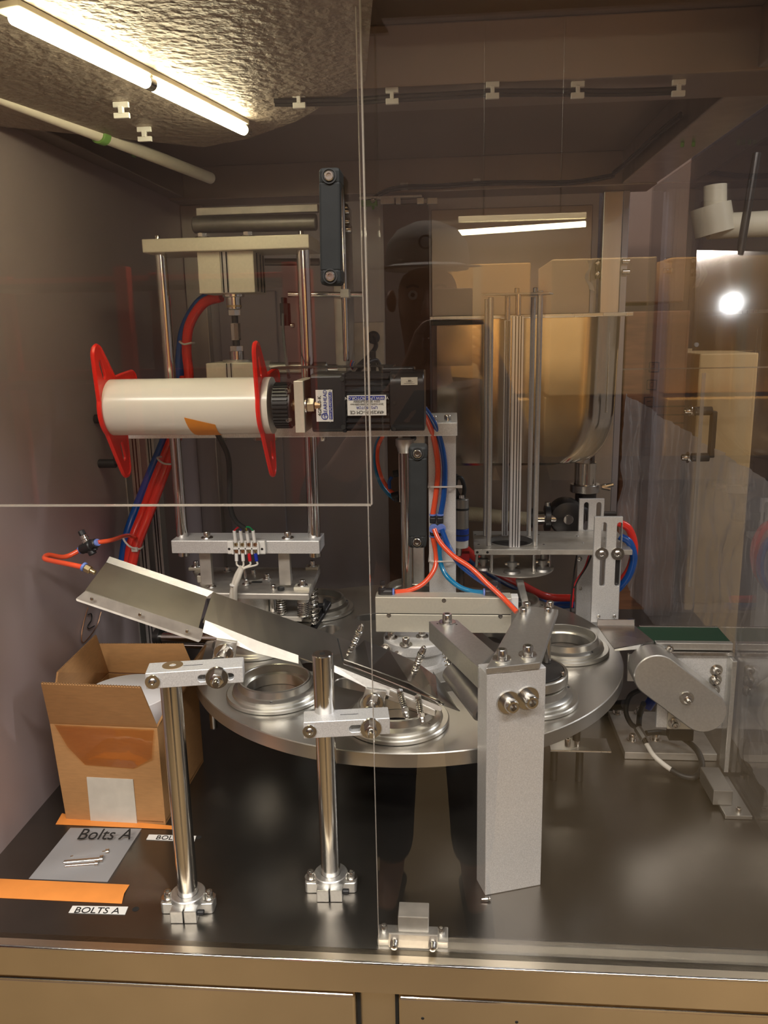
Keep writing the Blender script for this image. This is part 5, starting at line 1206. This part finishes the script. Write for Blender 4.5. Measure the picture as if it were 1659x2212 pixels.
# small dosing motor
ym = 1.47
t = thing('small_motor', 'small white and blue cylindrical motor with black leads beside the column', 'motor', at(997, 1185, y=ym))
def cy(nm, m, p0, p1, w_, cx=997): 
    a_, b_ = at(cx, p1, y=ym), at(cx, p0, y=ym); x_ = at(997, 1120, y=ym).x; return rod(nm, m, t, (x_, ym, a_.z), (x_, ym, b_.z), w_/2/F*1.5, 28, .001)
cy('body', 'bearing_grey', 1077, 1141, 31); cy('band', 'black_rubber', 1096, 1101, 33); cy('blue_cap', 'blue_plastic', 1141, 1166, 32); cy('band', 'black_rubber', 1152, 1156, 33); cy('end', 'white_plastic', 1166, 1182, 30); cy('spigot', 'chrome', 1068, 1077, 14)
tube('lead', 'black_rubber', t, [at(992, 1075, y=ym), at(984, 1055, y=ym), at(986, 1034, y=ym), at(997, 1034, y=ym), at(1003, 1055, y=ym), at(1001, 1075, y=ym)], .0038)
tube('lead', 'black_rubber', t, [at(986, 1075, y=ym), at(980, 1050, y=ym+.02), at(984, 1028, y=ym+.02), at(990, 1032, y=ym+.02)], .0034)
rod('shaft', 'bolt_steel', t, at(992, 1182, y=ym), at(992, 1200, y=ym), .005, 12)
box('mount', 'wire_red', t, at(982, 1212, y=ym+.01), at(1014, 1190, y=ym+.03), .001)
x_ = at(997, 1200, y=ym+.02).x; rod('mount_leg', 'dark_metal', t, (x_, ym+.022, ZT+.0005), (x_, ym+.022, at(997, 1211, y=ym+.02).z), .006, 12)

# ================================================================= AIR TUBES AND FITTINGS ON THE COLUMN
hose('air_tube', 'red air tube from behind the motor to the upper fitting on the column', 'orange_hose', [(905, 880, 1.235), (922, 905, 1.245), (938, 950, 1.256), (946, 1010, 1.262), (942, 1065, 1.262), (935, 1112, 1.262)], .0044, 'tube')
hose('air_tube', 'blue air tube from behind the motor to the upper fitting on the column', 'blue_hose', [(908, 872, 1.235), (928, 898, 1.245), (948, 940, 1.256), (960, 1000, 1.262), (959, 1065, 1.262), (952, 1112, 1.262)], .0044, 'tube')
t = thing('tube_fitting', 'pair of black push-in tube fittings with blue collars on the aluminium column', 'fitting', at(943, 1160, y=1.255))
for px in (935, 951):
    a_ = at(px, 1131, y=1.262); x_ = a_.x
    box('body', 'black_plastic', t, at(px-7, 1131, y=1.252), at(px+7, 1113, y=1.270), .0015); rod('collar', 'blue_collar', t, at(px, 1114, y=1.262), at(px, 1110, y=1.262), .0058, 16)
    box('body', 'black_plastic', t, at(px-7, 1157, y=1.252), at(px+7, 1133, y=1.270), .0015)
    rod('collar', 'blue_collar', t, at(px+2, 1141, y=1.2515), at(px+2, 1143, y=1.247), .0075, 18)
    rod('collar', 'blue_collar', t, at(px, 1156, y=1.262), at(px, 1160, y=1.262), .0058, 16)
hose('air_tube', 'red air tube curving from the column down to the left end of the beige block', 'orange_hose', [(935, 1160, 1.262), (942, 1200, 1.26), (938, 1230, 1.25), (915, 1260, 1.235), (885, 1275, 1.225), (852, 1279, 1.215)], .0040, 'tube')
hose('air_tube', 'light blue air tube curving down to the right end of the beige block', 'cyan_hose', [(950, 1160, 1.262), (950, 1205, 1.26), (962, 1240, 1.25), (990, 1266, 1.235), (1018, 1277, 1.225), (1046, 1280, 1.215)], .0040, 'tube')
hose('air_tube', 'red air tube running diagonally down towards the square column', 'orange_hose', [(938, 1143, 1.246), (950, 1170, 1.236), (978, 1200, 1.225), (1015, 1225, 1.215), (1050, 1258, 1.205), (1085, 1290, 1.19), (1116, 1322, 1.17)], .0040, 'tube')
hose('air_tube', 'dark blue air tube running diagonally beside the red one', 'blue_hose', [(954, 1143, 1.246), (968, 1178, 1.24), (990, 1215, 1.23), (1025, 1245, 1.22), (1065, 1272, 1.21), (1098, 1302, 1.195), (1113, 1318, 1.18)], .0042, 'tube')
def elbow(label, cx, sgn):
    t = thing('tube_fitting', label, 'fitting', at(cx, 1292, y=1.212)); yy = 1.2105
    a_, b_ = at(cx, 1279, y=yy), at(cx+sgn*22, 1279, y=yy); rod('body', 'black_plastic', t, a_, b_, .0068, 18, .001); rod('collar', 'blue_collar', t, b_, b_+RT*sgn*.003, .0060, 16)
    q = at(cx, 1291, y=yy); rod('post', 'black_plastic', t, q, at(cx, 1270, y=yy), .0066, 18, .001); rod('neck', 'chrome', t, at(cx, 1270, y=yy), at(cx, 1263, y=yy), .003, 12); rod('knob', 'black_plastic', t, at(cx, 1264, y=yy), at(cx, 1255, y=yy), .0040, 12)
elbow('black elbow fitting with a small knob on the left end of the beige block', 826, 1)
elbow('black elbow fitting with a small knob on the right end of the beige block', 1070, -1)
for py, lb in ((1052, 'white cable tie round the column below the lower door handle bolt'), (1213, 'white cable tie round the column just above the beige block')):
    t = thing('cable_tie', lb, 'cable tie', at(955, py, y=1.27)); z_ = at(955, py, y=1.27).z
    box('band', 'cable_tie', t, (cx0-.0012, 1.2708, z_-.0016), (cx1+.0012, 1.2718, z_+.0016), 0); box('band', 'cable_tie', t, (cx0-.0012, 1.2708, z_-.0016), (cx0-.0002, 1.3135, z_+.0016), 0)
    tube('band', 'cable_tie', t, [V((cx0, 1.270, z_)), at(935, py, y=1.2560), at(965, py, y=1.2560), V((cx1, 1.270, z_))], .0014, 6)
    if py < 1100: box('tie_end', 'cable_tie', t, (cx1, 1.27, z_-.002), (cx1+.010, 1.274, z_+.002), .0005)
hose('air_tube', 'thin red air tube looping left of the centre shaft', 'orange_hose', [(829, 938, 1.33), (817, 965, 1.335), (816, 1000, 1.335), (826, 1035, 1.335), (843, 1060, 1.33), (856, 1068, 1.325)], .0032, 'tube')
hose('air_tube', 'thin blue air tube looping left of the centre shaft, outside the red one', 'cyan_hose', [(824, 938, 1.345), (812, 965, 1.345), (811, 1005, 1.345), (821, 1042, 1.345), (838, 1066, 1.345), (852, 1078, 1.34)], .0032, 'tube')
t = thing('tube_fitting', 'small black elbow fittings at the silver cylinder left of the centre shaft', 'fitting', at(856, 1080, y=1.33))
rod('body', 'black_plastic', t, at(849, 1024, y=1.33), at(861, 1022, y=1.33), .006, 14); tube('link', 'blue_hose', t, [at(846, 1030, y=1.33), at(841, 1040, y=1.33), at(842, 1056, y=1.33)], .003)
rod('body', 'black_plastic', t, at(846, 1072, y=1.325), at(861, 1068, y=1.325), .006, 14); rod('body', 'black_plastic', t, at(856, 1070, y=1.325), at(857, 1084, y=1.325), .0045, 14)
hose('air_hose', 'thick red hose loop to the right of the slotted brackets', 'red_hose', [(1335, 1128, 1.46), (1358, 1142, 1.46), (1370, 1180, 1.46), (1362, 1225, 1.46), (1340, 1258, 1.46), (1325, 1268, 1.46)], .0072)
hose('air_hose', 'thick blue hose loop inside the red loop beside the slotted brackets', 'blue_hose', [(1338, 1158, 1.445), (1360, 1172, 1.44), (1369, 1205, 1.44), (1360, 1240, 1.445), (1342, 1265, 1.45), (1328, 1278, 1.45)], .0068)
hose('air_hose', 'red hose lying low behind the rotary table right of the magazine', 'red_hose', [(1000, 1180, 1.56), (1040, 1215, 1.60), (1085, 1243, 1.66), (1125, 1262, 1.70), (1180, 1288, 1.74), (1240, 1292, 1.74)], .0085)
hose('air_hose', 'dark blue hose lying low behind the rotary table below the red hose', 'blue_hose', [(1005, 1198, 1.58), (1045, 1228, 1.62), (1090, 1256, 1.68), (1130, 1275, 1.72), (1180, 1305, 1.76), (1240, 1306, 1.76)], .0085)
t = thing('wire_pair', 'thin red and black wires hanging beside the rear bracket', 'wire', at(1235, 1310, y=1.5))
tube('wire', 'wire_red', t, [at(1272, 1200, y=1.5), at(1262, 1228, y=1.5), at(1242, 1262, y=1.5), at(1236, 1312, y=1.5)], .0014); tube('wire', 'black_rubber', t, [at(1277, 1200, y=1.5), at(1266, 1225, y=1.5), at(1250, 1250, y=1.5), at(1240, 1270, y=1.5)], .0018)
tube('wire', 'black_rubber', t, [at(1246, 1200, y=1.5), at(1240, 1240, y=1.5), at(1233, 1320, y=1.5), at(1250, 1345, y=1.5)], .0016)
bolt(t, at(1252, 1207, y=1.47), FR, .005, 'button')

# ================================================================= CONVEYOR
yc = 1.20
t = thing('conveyor', 'small green belt conveyor on a steel side frame at the right of the table', 'conveyor', at(1470, 1622, y=1.25))
B0, B1 = at(1349, 1640, z=0), at(1590, 1640, z=0)
zb2 = .013
box('base_plate', 'alu_dull', t, (B0.x, B0.y, 0.0003), (0.4325, B0.y+.15, zb2), .001)
zbt = at(1450, 1384, y=1.235).z
slab('belt', 'green_belt', t, [V((p.x, p.y, zbt-.004)) for p in (at(1398, 1384, z=zbt), V((.4322, at(1398, 1384, z=zbt).y, 0)), V((.4322, at(1460, 1354, z=zbt).y, 0)), at(1372, 1354, z=zbt))], UP*.004, .0005)
ya_, yb2 = at(1398, 1384, z=zbt).y, at(1372, 1354, z=zbt).y
box('side_rail', 'alu_satin', t, (at(1414, 1395, y=ya_-.004).x, ya_-.012, zbt-.010), (.4322, ya_-.001, zbt+.0015), .001)
box('side_rail_lip', 'sheet_steel', t, (at(1418, 1395, y=ya_-.004).x, ya_-.018, zbt-.017), (.4322, ya_-.002, zbt-.0115), .0005)
box('rear_rail', 'sheet_steel', t, (at(1380, 1395, y=yb2).x, yb2+.001, zbt-.012), (.4322, yb2+.006, zbt+.001), .001)
bolt(t, at(1446, 1402, y=ya_-.019), FR, .0036, 'wsocket')
box('side_plate', 'alu_blasted', t, (at(1420, 1450, y=ya_).x, ya_-.010, .075), (.4322, ya_-.003, zbt-.018), .001)
box('end_plate', 'alu_satin', t, (at(1356, 1440, y=ya_-.012).x, ya_-.012, at(1356, 1465, y=ya_).z), (at(1420, 1440, y=ya_-.012).x, ya_-.006, zbt-.018), .001)
box('upright', 'alu_satin', t, (.425, ya_-.035, zb2+.0002), (.4322, ya_-.0105, zbt-.018), .001)
yo = 1.17
a_, b_ = at(1419, 1461, y=yo), at(1521, 1538, y=yo); u_ = (b_-a_); u_.y = 0; L_ = u_.length; u_.normalize(); w_ = V((-u_.z, 0, u_.x)) if u_.x > 0 else V((u_.z, 0, -u_.x))
R_ = 48/F*1.24
plate('oblong_cover', 'alu_satin', t, slot(0, 0, L_, R_, 0, 18), [], .045, (a_+b_)/2+V((0, .0225, 0)), u_, w_, .0015)
bolt(t, at(1483, 1508, y=yo), FR, .0062, 'wnut', 'nut')
for px, py in ((1547, 1447), (1545, 1468), (1541, 1490)): bolt(t, at(px, py, y=ya_-.0105), FR, .0056, 'wsocket')
box('motor_bracket', 'alu_beige', t, at(1441, 1575, y=yo+.050), at(1500, 1538, y=yo+.054), .001); bolt(t, at(1456, 1562, y=yo+.050), FR, .0056, 'wsocket')
rod('drive_motor', 'dark_metal', t, at(1470, 1500, y=yo+.046), at(1462, 1508, y=yo+.125), .026, 24, .002)
box('motor_foot', 'dark_metal', t, at(1445, 1600, y=yo+.085), at(1495, 1520, y=yo+.105), .001)
for px, py in ((1335, 1540), (1381, 1540), (1366, 1598), (1416, 1597)): bolt(t, at(px, py, z=zb2), UP, .0056, 'wsocket')
# guide plate at the belt start
t = thing('transfer_plate', 'folded steel transfer plate with rounded lips between table and green belt', 'plate', at(1350, 1404, y=1.27))
z1 = zbt+.001
g0, g1, g2, g3 = at(1290, 1353, z=z1), at(1371, 1353, z=z1), at(1412, 1386, z=z1), at(1326, 1402, z=z1)
slab('plate', 'sheet_steel', t, [g3, g2, g1, g0], UP*.0012, 0)
lipb = [g0, g1]; 
slab('rear_lip', 'chrome', t, [g0+UP*.001, g1+UP*.001, g1+UP*.012, g0+UP*.012], (0, .002, 0), .0006)
slab('front_lip', 'chrome', t, [at(1326, 1406, y=g3.y-.0005), at(1412, 1400, y=g2.y-.0005), g2+V((0, -.0005, .0008)), g3+V((0, -.0005, .0008))], (0, -.0015, 0), .0006)
# cables on the base plate
t = thing('sensor_cable', 'black sensor cable looping off the conveyor base with a metal plug and white lead', 'cable', at(1450, 1690, z=0))
pl1 = at(1377, 1573, z=.045); pl2 = at(1392, 1597, z=.034)
tube('cable', 'black_rubber', t, [at(1395, 1485, y=1.29), at(1362, 1502, z=.095), at(1352, 1535, z=.075), at(1362, 1562, z=.055), pl1], .0042)
tube('cable', 'black_rubber', t, [at(1390, 1520, y=1.27), at(1382, 1545, z=.055), pl1+V((.003, .004, .003))], .0046)
rod('plug', 'bearing_grey', t, pl1, pl2, .0072, 8); rod('plug_collar', 'chrome', t, pl2, at(1397, 1608, z=.029), .0052, 14)
tube('white_lead', 'white_cable', t, [at(1397, 1608, z=.029), at(1412, 1632, z=.020), at(1432, 1650, z=.013), at(1450, 1663, z=.009)], .0040)
tube('cable', 'black_rubber', t, [at(1450, 1663, z=.009), at(1475, 1676, z=.006), at(1502, 1678, z=.006), at(1517, 1655, z=.006), at(1505, 1620, z=.020), at(1470, 1592, z=.026), at(1430, 1582, z=.026), at(1396, 1584, z=.030)], .0048)
tube('blue_plug', 'blue_plastic', t, [at(1398, 1528, z=.055), at(1408, 1512, z=.07), at(1414, 1500, z=.08)], .0085)
tube('cable', 'black_rubber', t, [at(1328, 1524, y=1.36), at(1350, 1522, y=1.34)], .009)

# ================================================================= OUTSIDE THE RIGHT WALL
t = thing('stretch_wrap', 'wrinkled clear stretch film hanging outside the right acrylic wall', 'stretch film', V((.47, 1.5, 0)))
rows = []
from mathutils import noise as mn
NY, NZ_ = 170, 90
for i in range(NY+1):
    k = i/NY; y_ = .90+1.43*k; x0_ = .462
    top = at(1659+(1340-1659)*1, 905, x=x0_).z
    zt2 = .470+.035*max(0, (y_-1.25)/.8); row = []
    for j in range(NZ_+1):
        s = j/NZ_; fold = .004*math.sin(y_*38+s*14)+.003*math.sin(y_*91+s*9+2)+.005*math.sin(s*23+y_*20)
        q_ = V((y_*9, (y_*.6+s)*3.2, 1.7)); rg = mn.ridged_multi_fractal(q_, .9, 2.1, 4, 1.0, 2.0)+.6*mn.ridged_multi_fractal(V((y_*30, s*5+y_*14, 5)), .9, 2.1, 3, 1.0, 2.0)
        row.append(V((x0_+.006+max(-.008, min(.02, fold*.6+.0052*rg)), y_, .003+(zt2-.003)*s)))
    rows.append(row)
bm = bmesh.new(); g = [[bm.verts.new(p) for p in r] for r in rows]
for A, B in zip(g, g[1:]):
    for k in range(len(A)-1): bm.faces.new((A[k], A[k+1], B[k+1], B[k]))
bm_link('film', bm, 'wrap_film', t, True)
yo2 = 2.35
def crate(name, label, cat, px0, py0, px1, py1, yy, m, d=.4, zb=None):
    a_, b_ = at(px0, py1, y=yy), at(px1, py0, y=yy); t = thing(name, label, cat, (a_.x, yy, zb if zb is not None else a_.z))
    box('body', m, t, (a_.x, yy, zb if zb is not None else a_.z), (b_.x, yy+d, b_.z), .004); return t, a_, b_
t, a_, b_ = crate('cardboard_carton', 'brown printed carton standing outside beyond the hopper', 'carton', 1338, 670, 1492, 1010, yo2, 'wood_brown', .5, -.9)
for (px, py, kind) in ((1413, 793, 0), (1408, 831, 1), (1402, 868, 2)):
    q = at(px, py, y=yo2-.002); s = .013; 
    for e0, e1 in ((( -s, -s), (s, -s)), ((s, -s), (s, s)), ((s, s), (-s, s)), ((-s, s), (-s, -s))):
        rod('printed_mark', 'ink_black', t, q+V((e0[0], 0, e0[1])), q+V((e1[0], 0, e1[1])), .0012, 6, .0003)
    if kind == 0: text('printed_mark', '2', 'ink_black', t, q, RT, UP, .022, .0004)
    elif kind == 1: lathe('printed_mark', 'ink_black', t, q, FR, [(.007, 0), (.007, .0006), (.0055, .0006), (.0055, 0)], 20, False)
    else: rod('printed_mark', 'ink_black', t, q+V((-.006, 0, 0)), q+V((.006, 0, .003)), .0012, 6)
for k in range(6):
    zq = at(1400, 880+k*18, y=yo2).z; box('plank_gap', 'black_void', t, (a_.x+.03, yo2-.0015, zq), (b_.x, yo2, zq+.004), 0)
crate('cardboard_carton', 'dull red-brown carton stacked high outside beyond the right corner post', 'carton', 1345, 250, 1500, 668, yo2+.1, 'brown_panel', .4, at(1400, 668, y=yo2).z+.02)
crate('metal_locker', 'pale golden metal locker standing outside at the far right', 'locker', 1496, 762, 1640, 1015, yo2-.05, 'amber_pale', .5, -.9)
t = thing('ceiling_pipe', 'thick horizontal pipe with a flanged joint in the dark upper right background', 'pipe', at(1570, 480, y=3.2))
rod('pipe', 'lamp_body', t, at(1530, 490, y=3.2), at(1900, 470, y=3.2), .045, 24); rod('flange', 'lamp_body', t, at(1535, 445, y=3.2), at(1545, 505, y=3.2), .07, 24); rod('branch', 'lamp_body', t, at(1545, 400, y=3.2), at(1545, 480, y=3.2), .04, 20)
# glossy control panel with the lamp it mirrors
pc_ = at(1580, 655, y=1.74)
d_ = (pc_-CAM).normalized(); lp_ = V((1.25, -0.15, 1.75)); nrm = ((lp_-pc_).normalized()-d_).normalized()
t = thing('control_panel', 'glossy golden metal control panel hung outside the right acrylic wall', 'panel', pc_-UP*.12)
u_ = UP.cross(nrm)*-1; u_ = nrm.cross(UP).normalized()*-1 if nrm.cross(UP).x < 0 else nrm.cross(UP).normalized()
v_ = u_.cross(nrm).normalized(); v_ = v_ if v_.z > 0 else -v_
def onp(px, py):
    d = fw+rt*((px-CXP)/F)+dn*((py-CYP)/F); k = (pc_-CAM).dot(nrm)/d.dot(nrm); return CAM+d*k
slab('panel', 'gold_panel', t, [onp(1496, 757), onp(1760, 757), onp(1760, 545), onp(1505, 540)], nrm*-.004, .0005)
q = onp(1504, 745); rod('screw', 'dark_metal', t, q, q+nrm*.002, .005, 14)
fr_ = onp(1504, 745)+nrm*-.004; rod('hanger', 'dark_metal', t, onp(1600, 550)-nrm*.006, V((onp(1600, 550).x+.02, onp(1600, 550).y+.01, 1.03)), .008, 12)
t = thing('work_lamp', 'small bright white work lamp mirrored in the golden control panel', 'lamp', lp_)
bm = bmesh.new(); bmesh.ops.create_uvsphere(bm, u_segments=16, v_segments=10, radius=.011); bm.transform(Matrix.Translation(lp_)); bm_link('bulb', bm, 'lamp_spot', t, True)
rod('arm', 'black_plastic', t, lp_+UP*.016, V((lp_.x, lp_.y, 2.549)), .006, 10)
# trims of the right wall: pale horizontal and vertical edges
t = thing('acrylic_shelf_edge', 'pale edge of a clear acrylic sheet crossing behind the right wall', 'acrylic sheet', at(1500, 798, y=2.1))
a_, b_ = at(1345, 798, y=2.05), at(1700, 798, y=2.05); box('edge', 'acrylic_edge', t, a_+V((0, 0, -.0015)), V((b_.x, 2.055, a_.z+.0015)), 0)

# ================================================================= WAREHOUSE BEHIND THE PHOTOGRAPHER (seen in reflections)
rnd = random.Random(3)
k_ = 0
cols = [(-.15, .55, 'amber_card'), (.45, .5, 'amber_pale'), (1.0, .7, 'amber_card'), (1.75, .75, 'amber_pale')]
names = ['far left', 'left', 'right', 'far right']; lev = ['bottom', 'middle', 'top']
for i, (x0_, w__, m_) in enumerate(cols):
    for j in range(3):
        h_ = .62; z_ = -.9+j*.64
        if j == 2 and i == 3: continue
        t = thing('cardboard_carton', 'amber carton in the warehouse stack behind the photographer, %s column, %s layer' % (names[i], lev[j]), 'carton', (x0_+w__/2, -2.6, z_), 'cartons stacked in the warehouse')
        box('body', m_, t, (x0_, -2.9, z_), (x0_+w__-.03, -2.3-.08*((i+j) % 3), z_+h_), .006)
        box('tape_strip', 'amber_pale' if m_ == 'amber_card' else 'amber_card', t, (x0_+w__*.45, -2.3-.08*((i+j) % 3), z_+.01), (x0_+w__*.52, -2.299-.08*((i+j) % 3), z_+h_-.01), 0)
t = thing('storage_rack', 'red steel storage rack in the warehouse behind the photographer', 'rack', (-1.9, -1.7, -.9))
for x_ in (-1.9, -1.25, -.62):
    for y_ in (-1.95, -1.6): box('upright', 'red_rack', t, (x_, y_, -.9), (x_+.05, y_+.05, .95), .003)
for z_ in (-.3, .5, .88): box('shelf_beam', 'red_rack', t, (-1.85, -1.95, z_), (-.62, -1.90, z_+.06), .003); box('shelf', 'warehouse_dark', t, (-1.85, -1.9, z_), (-.62, -1.6, z_+.02), .003)

t = thing('tube_light', 'fluorescent tube hung in the warehouse, mirrored in the right acrylic door', 'light', at(1125, 492, y=4.9))
a_, b_ = at(990, 503, y=4.9), at(1265, 484, y=4.9); a_.y = b_.y = 2*.809-4.9
rod('lamp', 'tube_light', t, a_, b_, .016, 16); box('batten', 'lamp_body', t, V((a_.x, a_.y-.03, b_.z+.03)), V((b_.x, a_.y+.03, b_.z+.06)), .004)
for f_ in (.2, .8): q = a_.lerp(b_, f_); rod('hanger', 'dark_metal', t, V((q.x, q.y, b_.z+.06)), V((q.x, q.y, 2.549)), .004, 8)

# ================================================================= PHOTOGRAPHER (seen only mirrored in steel and acrylic)
def skinned(name, m, parent, verts, edges, rad, sub=2):
    me = bpy.data.meshes.new(name); me.from_pydata([V(v) for v in verts], edges, []); ob = bpy.data.objects.new(name, me); C.objects.link(ob)
    sk = ob.modifiers.new('s', 'SKIN'); sk.use_smooth_shade = True; ss = ob.modifiers.new('d', 'SUBSURF'); ss.levels = sub
    for i, r in enumerate(rad):
        r = (r, r) if not isinstance(r, tuple) else r; me.skin_vertices[0].data[i].radius = r; me.skin_vertices[0].data[i].use_root = (i == 0)
    dg = bpy.context.evaluated_depsgraph_get(); me2 = bpy.data.meshes.new_from_object(ob.evaluated_get(dg)); bpy.data.objects.remove(ob); me2.materials.clear()
    return link(name, me2, m, parent, True)
px_, py_ = -0.06, -0.42
t = thing('person', 'person in dark clothes and a pale cap, raising a phone, mirrored in the steel', 'person', (px_, py_, -.9))
vs, es, rs = [], [], []
def jn(p, r, prev=None):
    vs.append(p); rs.append(r)
    if prev is not None: es.append((prev, len(vs)-1))
    return len(vs)-1
pel = jn((px_, py_, .02), (.15, .11)); wst = jn((px_, py_, .18), (.135, .10), pel); ch = jn((px_, py_+.01, .40), (.16, .11), wst); nb = jn((px_, py_+.01, .55), .075, ch)
nk = jn((px_, py_+.02, .62), .055, nb); h1 = jn((px_, py_+.04, .70), (.070, .080), nk); h2 = jn((px_, py_+.04, .78), (.080, .098), h1); h3 = jn((px_, py_+.035, .85), (.070, .088), h2)
for s in (-1, 1):
    sh_ = jn((px_+s*.17, py_, .51), .062, ch); el = jn((px_+s*.25, py_+.12, .30), .043, sh_); fa = jn((px_+.03+s*.17, py_+.24, .46), .038, el); wr = jn((s*.082, py_+.345, .62), .026, fa)
    pm = jn((s*.070, -.050, .665), (.022, .034), wr)
    for k in range(4):
        z_ = .655+.019*k; L_ = (.030, .034, .032, .026)[k]
        f1_ = jn((s*.056, -.034, z_), .0088, pm); f2_ = jn((s*.044, -.024+.000, z_+.004), .0082, f1_); jn((s*(.044-L_*.5), -.0215, z_+.006), .0074, f2_)
    t1_ = jn((s*.052, -.050, .640), .0105, pm); t2_ = jn((s*.036, -.036, .648), .0095, t1_); jn((s*.022, -.030, .660), .0085, t2_)
    hp = jn((px_+s*.09, py_, -.05), .088, pel); kn = jn((px_+s*.11, py_+.02, -.44), .060, hp); an = jn((px_+s*.115, py_-.01, -.80), .038, kn); jn((px_+s*.13, py_+.14, -.865), (.040, .028), an)
body = skinned('body', 'skin', t, vs, es, rs)
sv = [(px_, py_, .0), (px_, py_, .18), (px_, py_+.01, .40), (px_, py_+.01, .56)]; se = [(0, 1), (1, 2), (2, 3)]; sr = [(.165, .125), (.15, .115), (.175, .125), .085]
for s in (-1, 1):
    n_ = len(sv); sv += [(px_+s*.17, py_, .51), (px_+s*.25, py_+.12, .30), (px_+.03+s*.18, py_+.22, .43)]; sr += [.072, .056, .050]; se += [(2, n_), (n_, n_+1), (n_+1, n_+2)]
skinned('shirt', 'shirt', t, sv, se, sr)
tv = [(px_, py_, .03)]; te = []; tr_ = [(.165, .125)]
for s in (-1, 1):
    n_ = len(tv); tv += [(px_+s*.092, py_, -.06), (px_+s*.11, py_+.02, -.44), (px_+s*.115, py_-.01, -.78)]; tr_ += [.105, .078, .062]; te += [(0, n_), (n_, n_+1), (n_+1, n_+2)]
skinned('trousers', 'jeans', t, tv, te, tr_)
hc_ = V((px_, py_+.035, .845))
bm = bmesh.new(); lathe_bm(bm, hc_, UP, [(.098, -.005), (.100, .02), (.094, .055), (.070, .085), (.03, .102), (0, .104)], 32, False)
for v in bm.verts: v.co.y = hc_.y+(v.co.y-hc_.y)*1.12
bmesh.ops.solidify(bm, geom=list(bm.faces), thickness=.003); bm_link('cap', bm, 'cap_cloth', t, True)
sheet('cap_peak', 'cap_cloth', t, [[hc_+V((math.sin(a_)*r_, .02+math.cos(a_)*r_*1.15*(1 if r_ < .12 else 1.0), .004-.010*(r_ > .12))) for a_ in [(-.95+1.9*k/10) for k in range(11)]] for r_ in (.094, .125, .152)], .003, True)
text('cap_emblem', 'O', 'shirt', t, hc_+V((0, .117, .045)), V((-1, 0, 0)), UP, .045, .002)
face = V((px_, py_+.04, .775))
for s in (-1, 1):
    e_ = face+V((s*.031, .083, .005)); lathe('eye', 'white_plastic', t, e_, V((0, 1, 0)), [(.011, -.004), (.009, .002), (0, .004)], 16); lathe('iris', 'ink_black', t, e_+V((0, .0035, 0)), V((0, 1, 0)), [(.005, 0), (0, .0012)], 12)
    tube('eyebrow', 'jeans', t, [e_+V((-.014, .004, .017)), e_+V((0, .007, .021)), e_+V((.014, .004, .017))], .0028, 8)
    lathe('ear', 'skin', t, face+V((s*.078, .0, -.005)), V((s, -.3, 0)), [(.012, 0), (.026, .006), (.024, .012), (.012, .008), (0, .006)], 20)
tube('nose', 'skin', t, [face+V((0, .088, .012)), face+V((0, .102, -.012)), face+V((0, .108, -.028)), face+V((0, .094, -.034))], lambda k: .007+.006*k, 10)
tube('mouth', 'skin', t, [face+V((-.025, .078, -.058)), face+V((0, .086, -.060)), face+V((.025, .078, -.058))], .0055, 8)
for s in (-1, 1): rod('shoe', 'black_rubber', t, (px_+s*.118, py_-.05, -.855), (px_+s*.135, py_+.19, -.868), .045, 20, .02, .036)
t = thing('mobile_phone', 'black mobile phone held up in both hands of the mirrored person', 'phone', (0, -.017, .655))
box('case', 'black_plastic', t, (-.038, -.0215, .632), (.038, -.013, .780), .003)

t = thing('reflection_blocker', 'dark low block added before the amber cartons to darken the hopper reflection', 'blocker', (1.1, -2.1, -.9))  # unseen dark mass added so the lower hopper mirrors something dark
box('body', 'warehouse_dark', t, (-.1, -2.2, -.9), (2.6, -1.7, .06), .004); box('blocker_top', 'dark_metal', t, (-.15, -2.25, .06), (2.65, -1.65, .10), .004)

# pen squiggle and clear loops on the left wall, adhesive smear on the back panel
t = thing('wire_loop', 'thin brown wire loop with a black squiggle hanging on the left wall above the box', 'wire', at(185, 1390, x=XL+.004))
def lw(pts): return [at(a_, b_, x=XL+.003) for a_, b_ in pts]
tube('loop', 'copper', t, lw([(190, 1312), (181, 1345), (176, 1375), (180, 1388), (196, 1372), (210, 1350), (218, 1322)]), .0008, 6)
tube('squiggle', 'ink_black', t, lw([(190, 1328), (197, 1326), (198, 1338), (190, 1352), (192, 1358), (204, 1352)]), .0010, 6)
t = thing('adhesive_smear', 'whitish adhesive smear on the back panel left of the small hinge', 'smear', at(1278, 625, y=YB-.0128))
sheet('smear', 'cable_tie', t, [[at(1268+5*math.sin(k*.9), 562+7*k, y=YB-.0128), at(1275+4*math.sin(k*.7+1)+(6 if k > 6 else 0), 561+7.5*k, y=YB-.0130)] for k in range(10)], .0004)
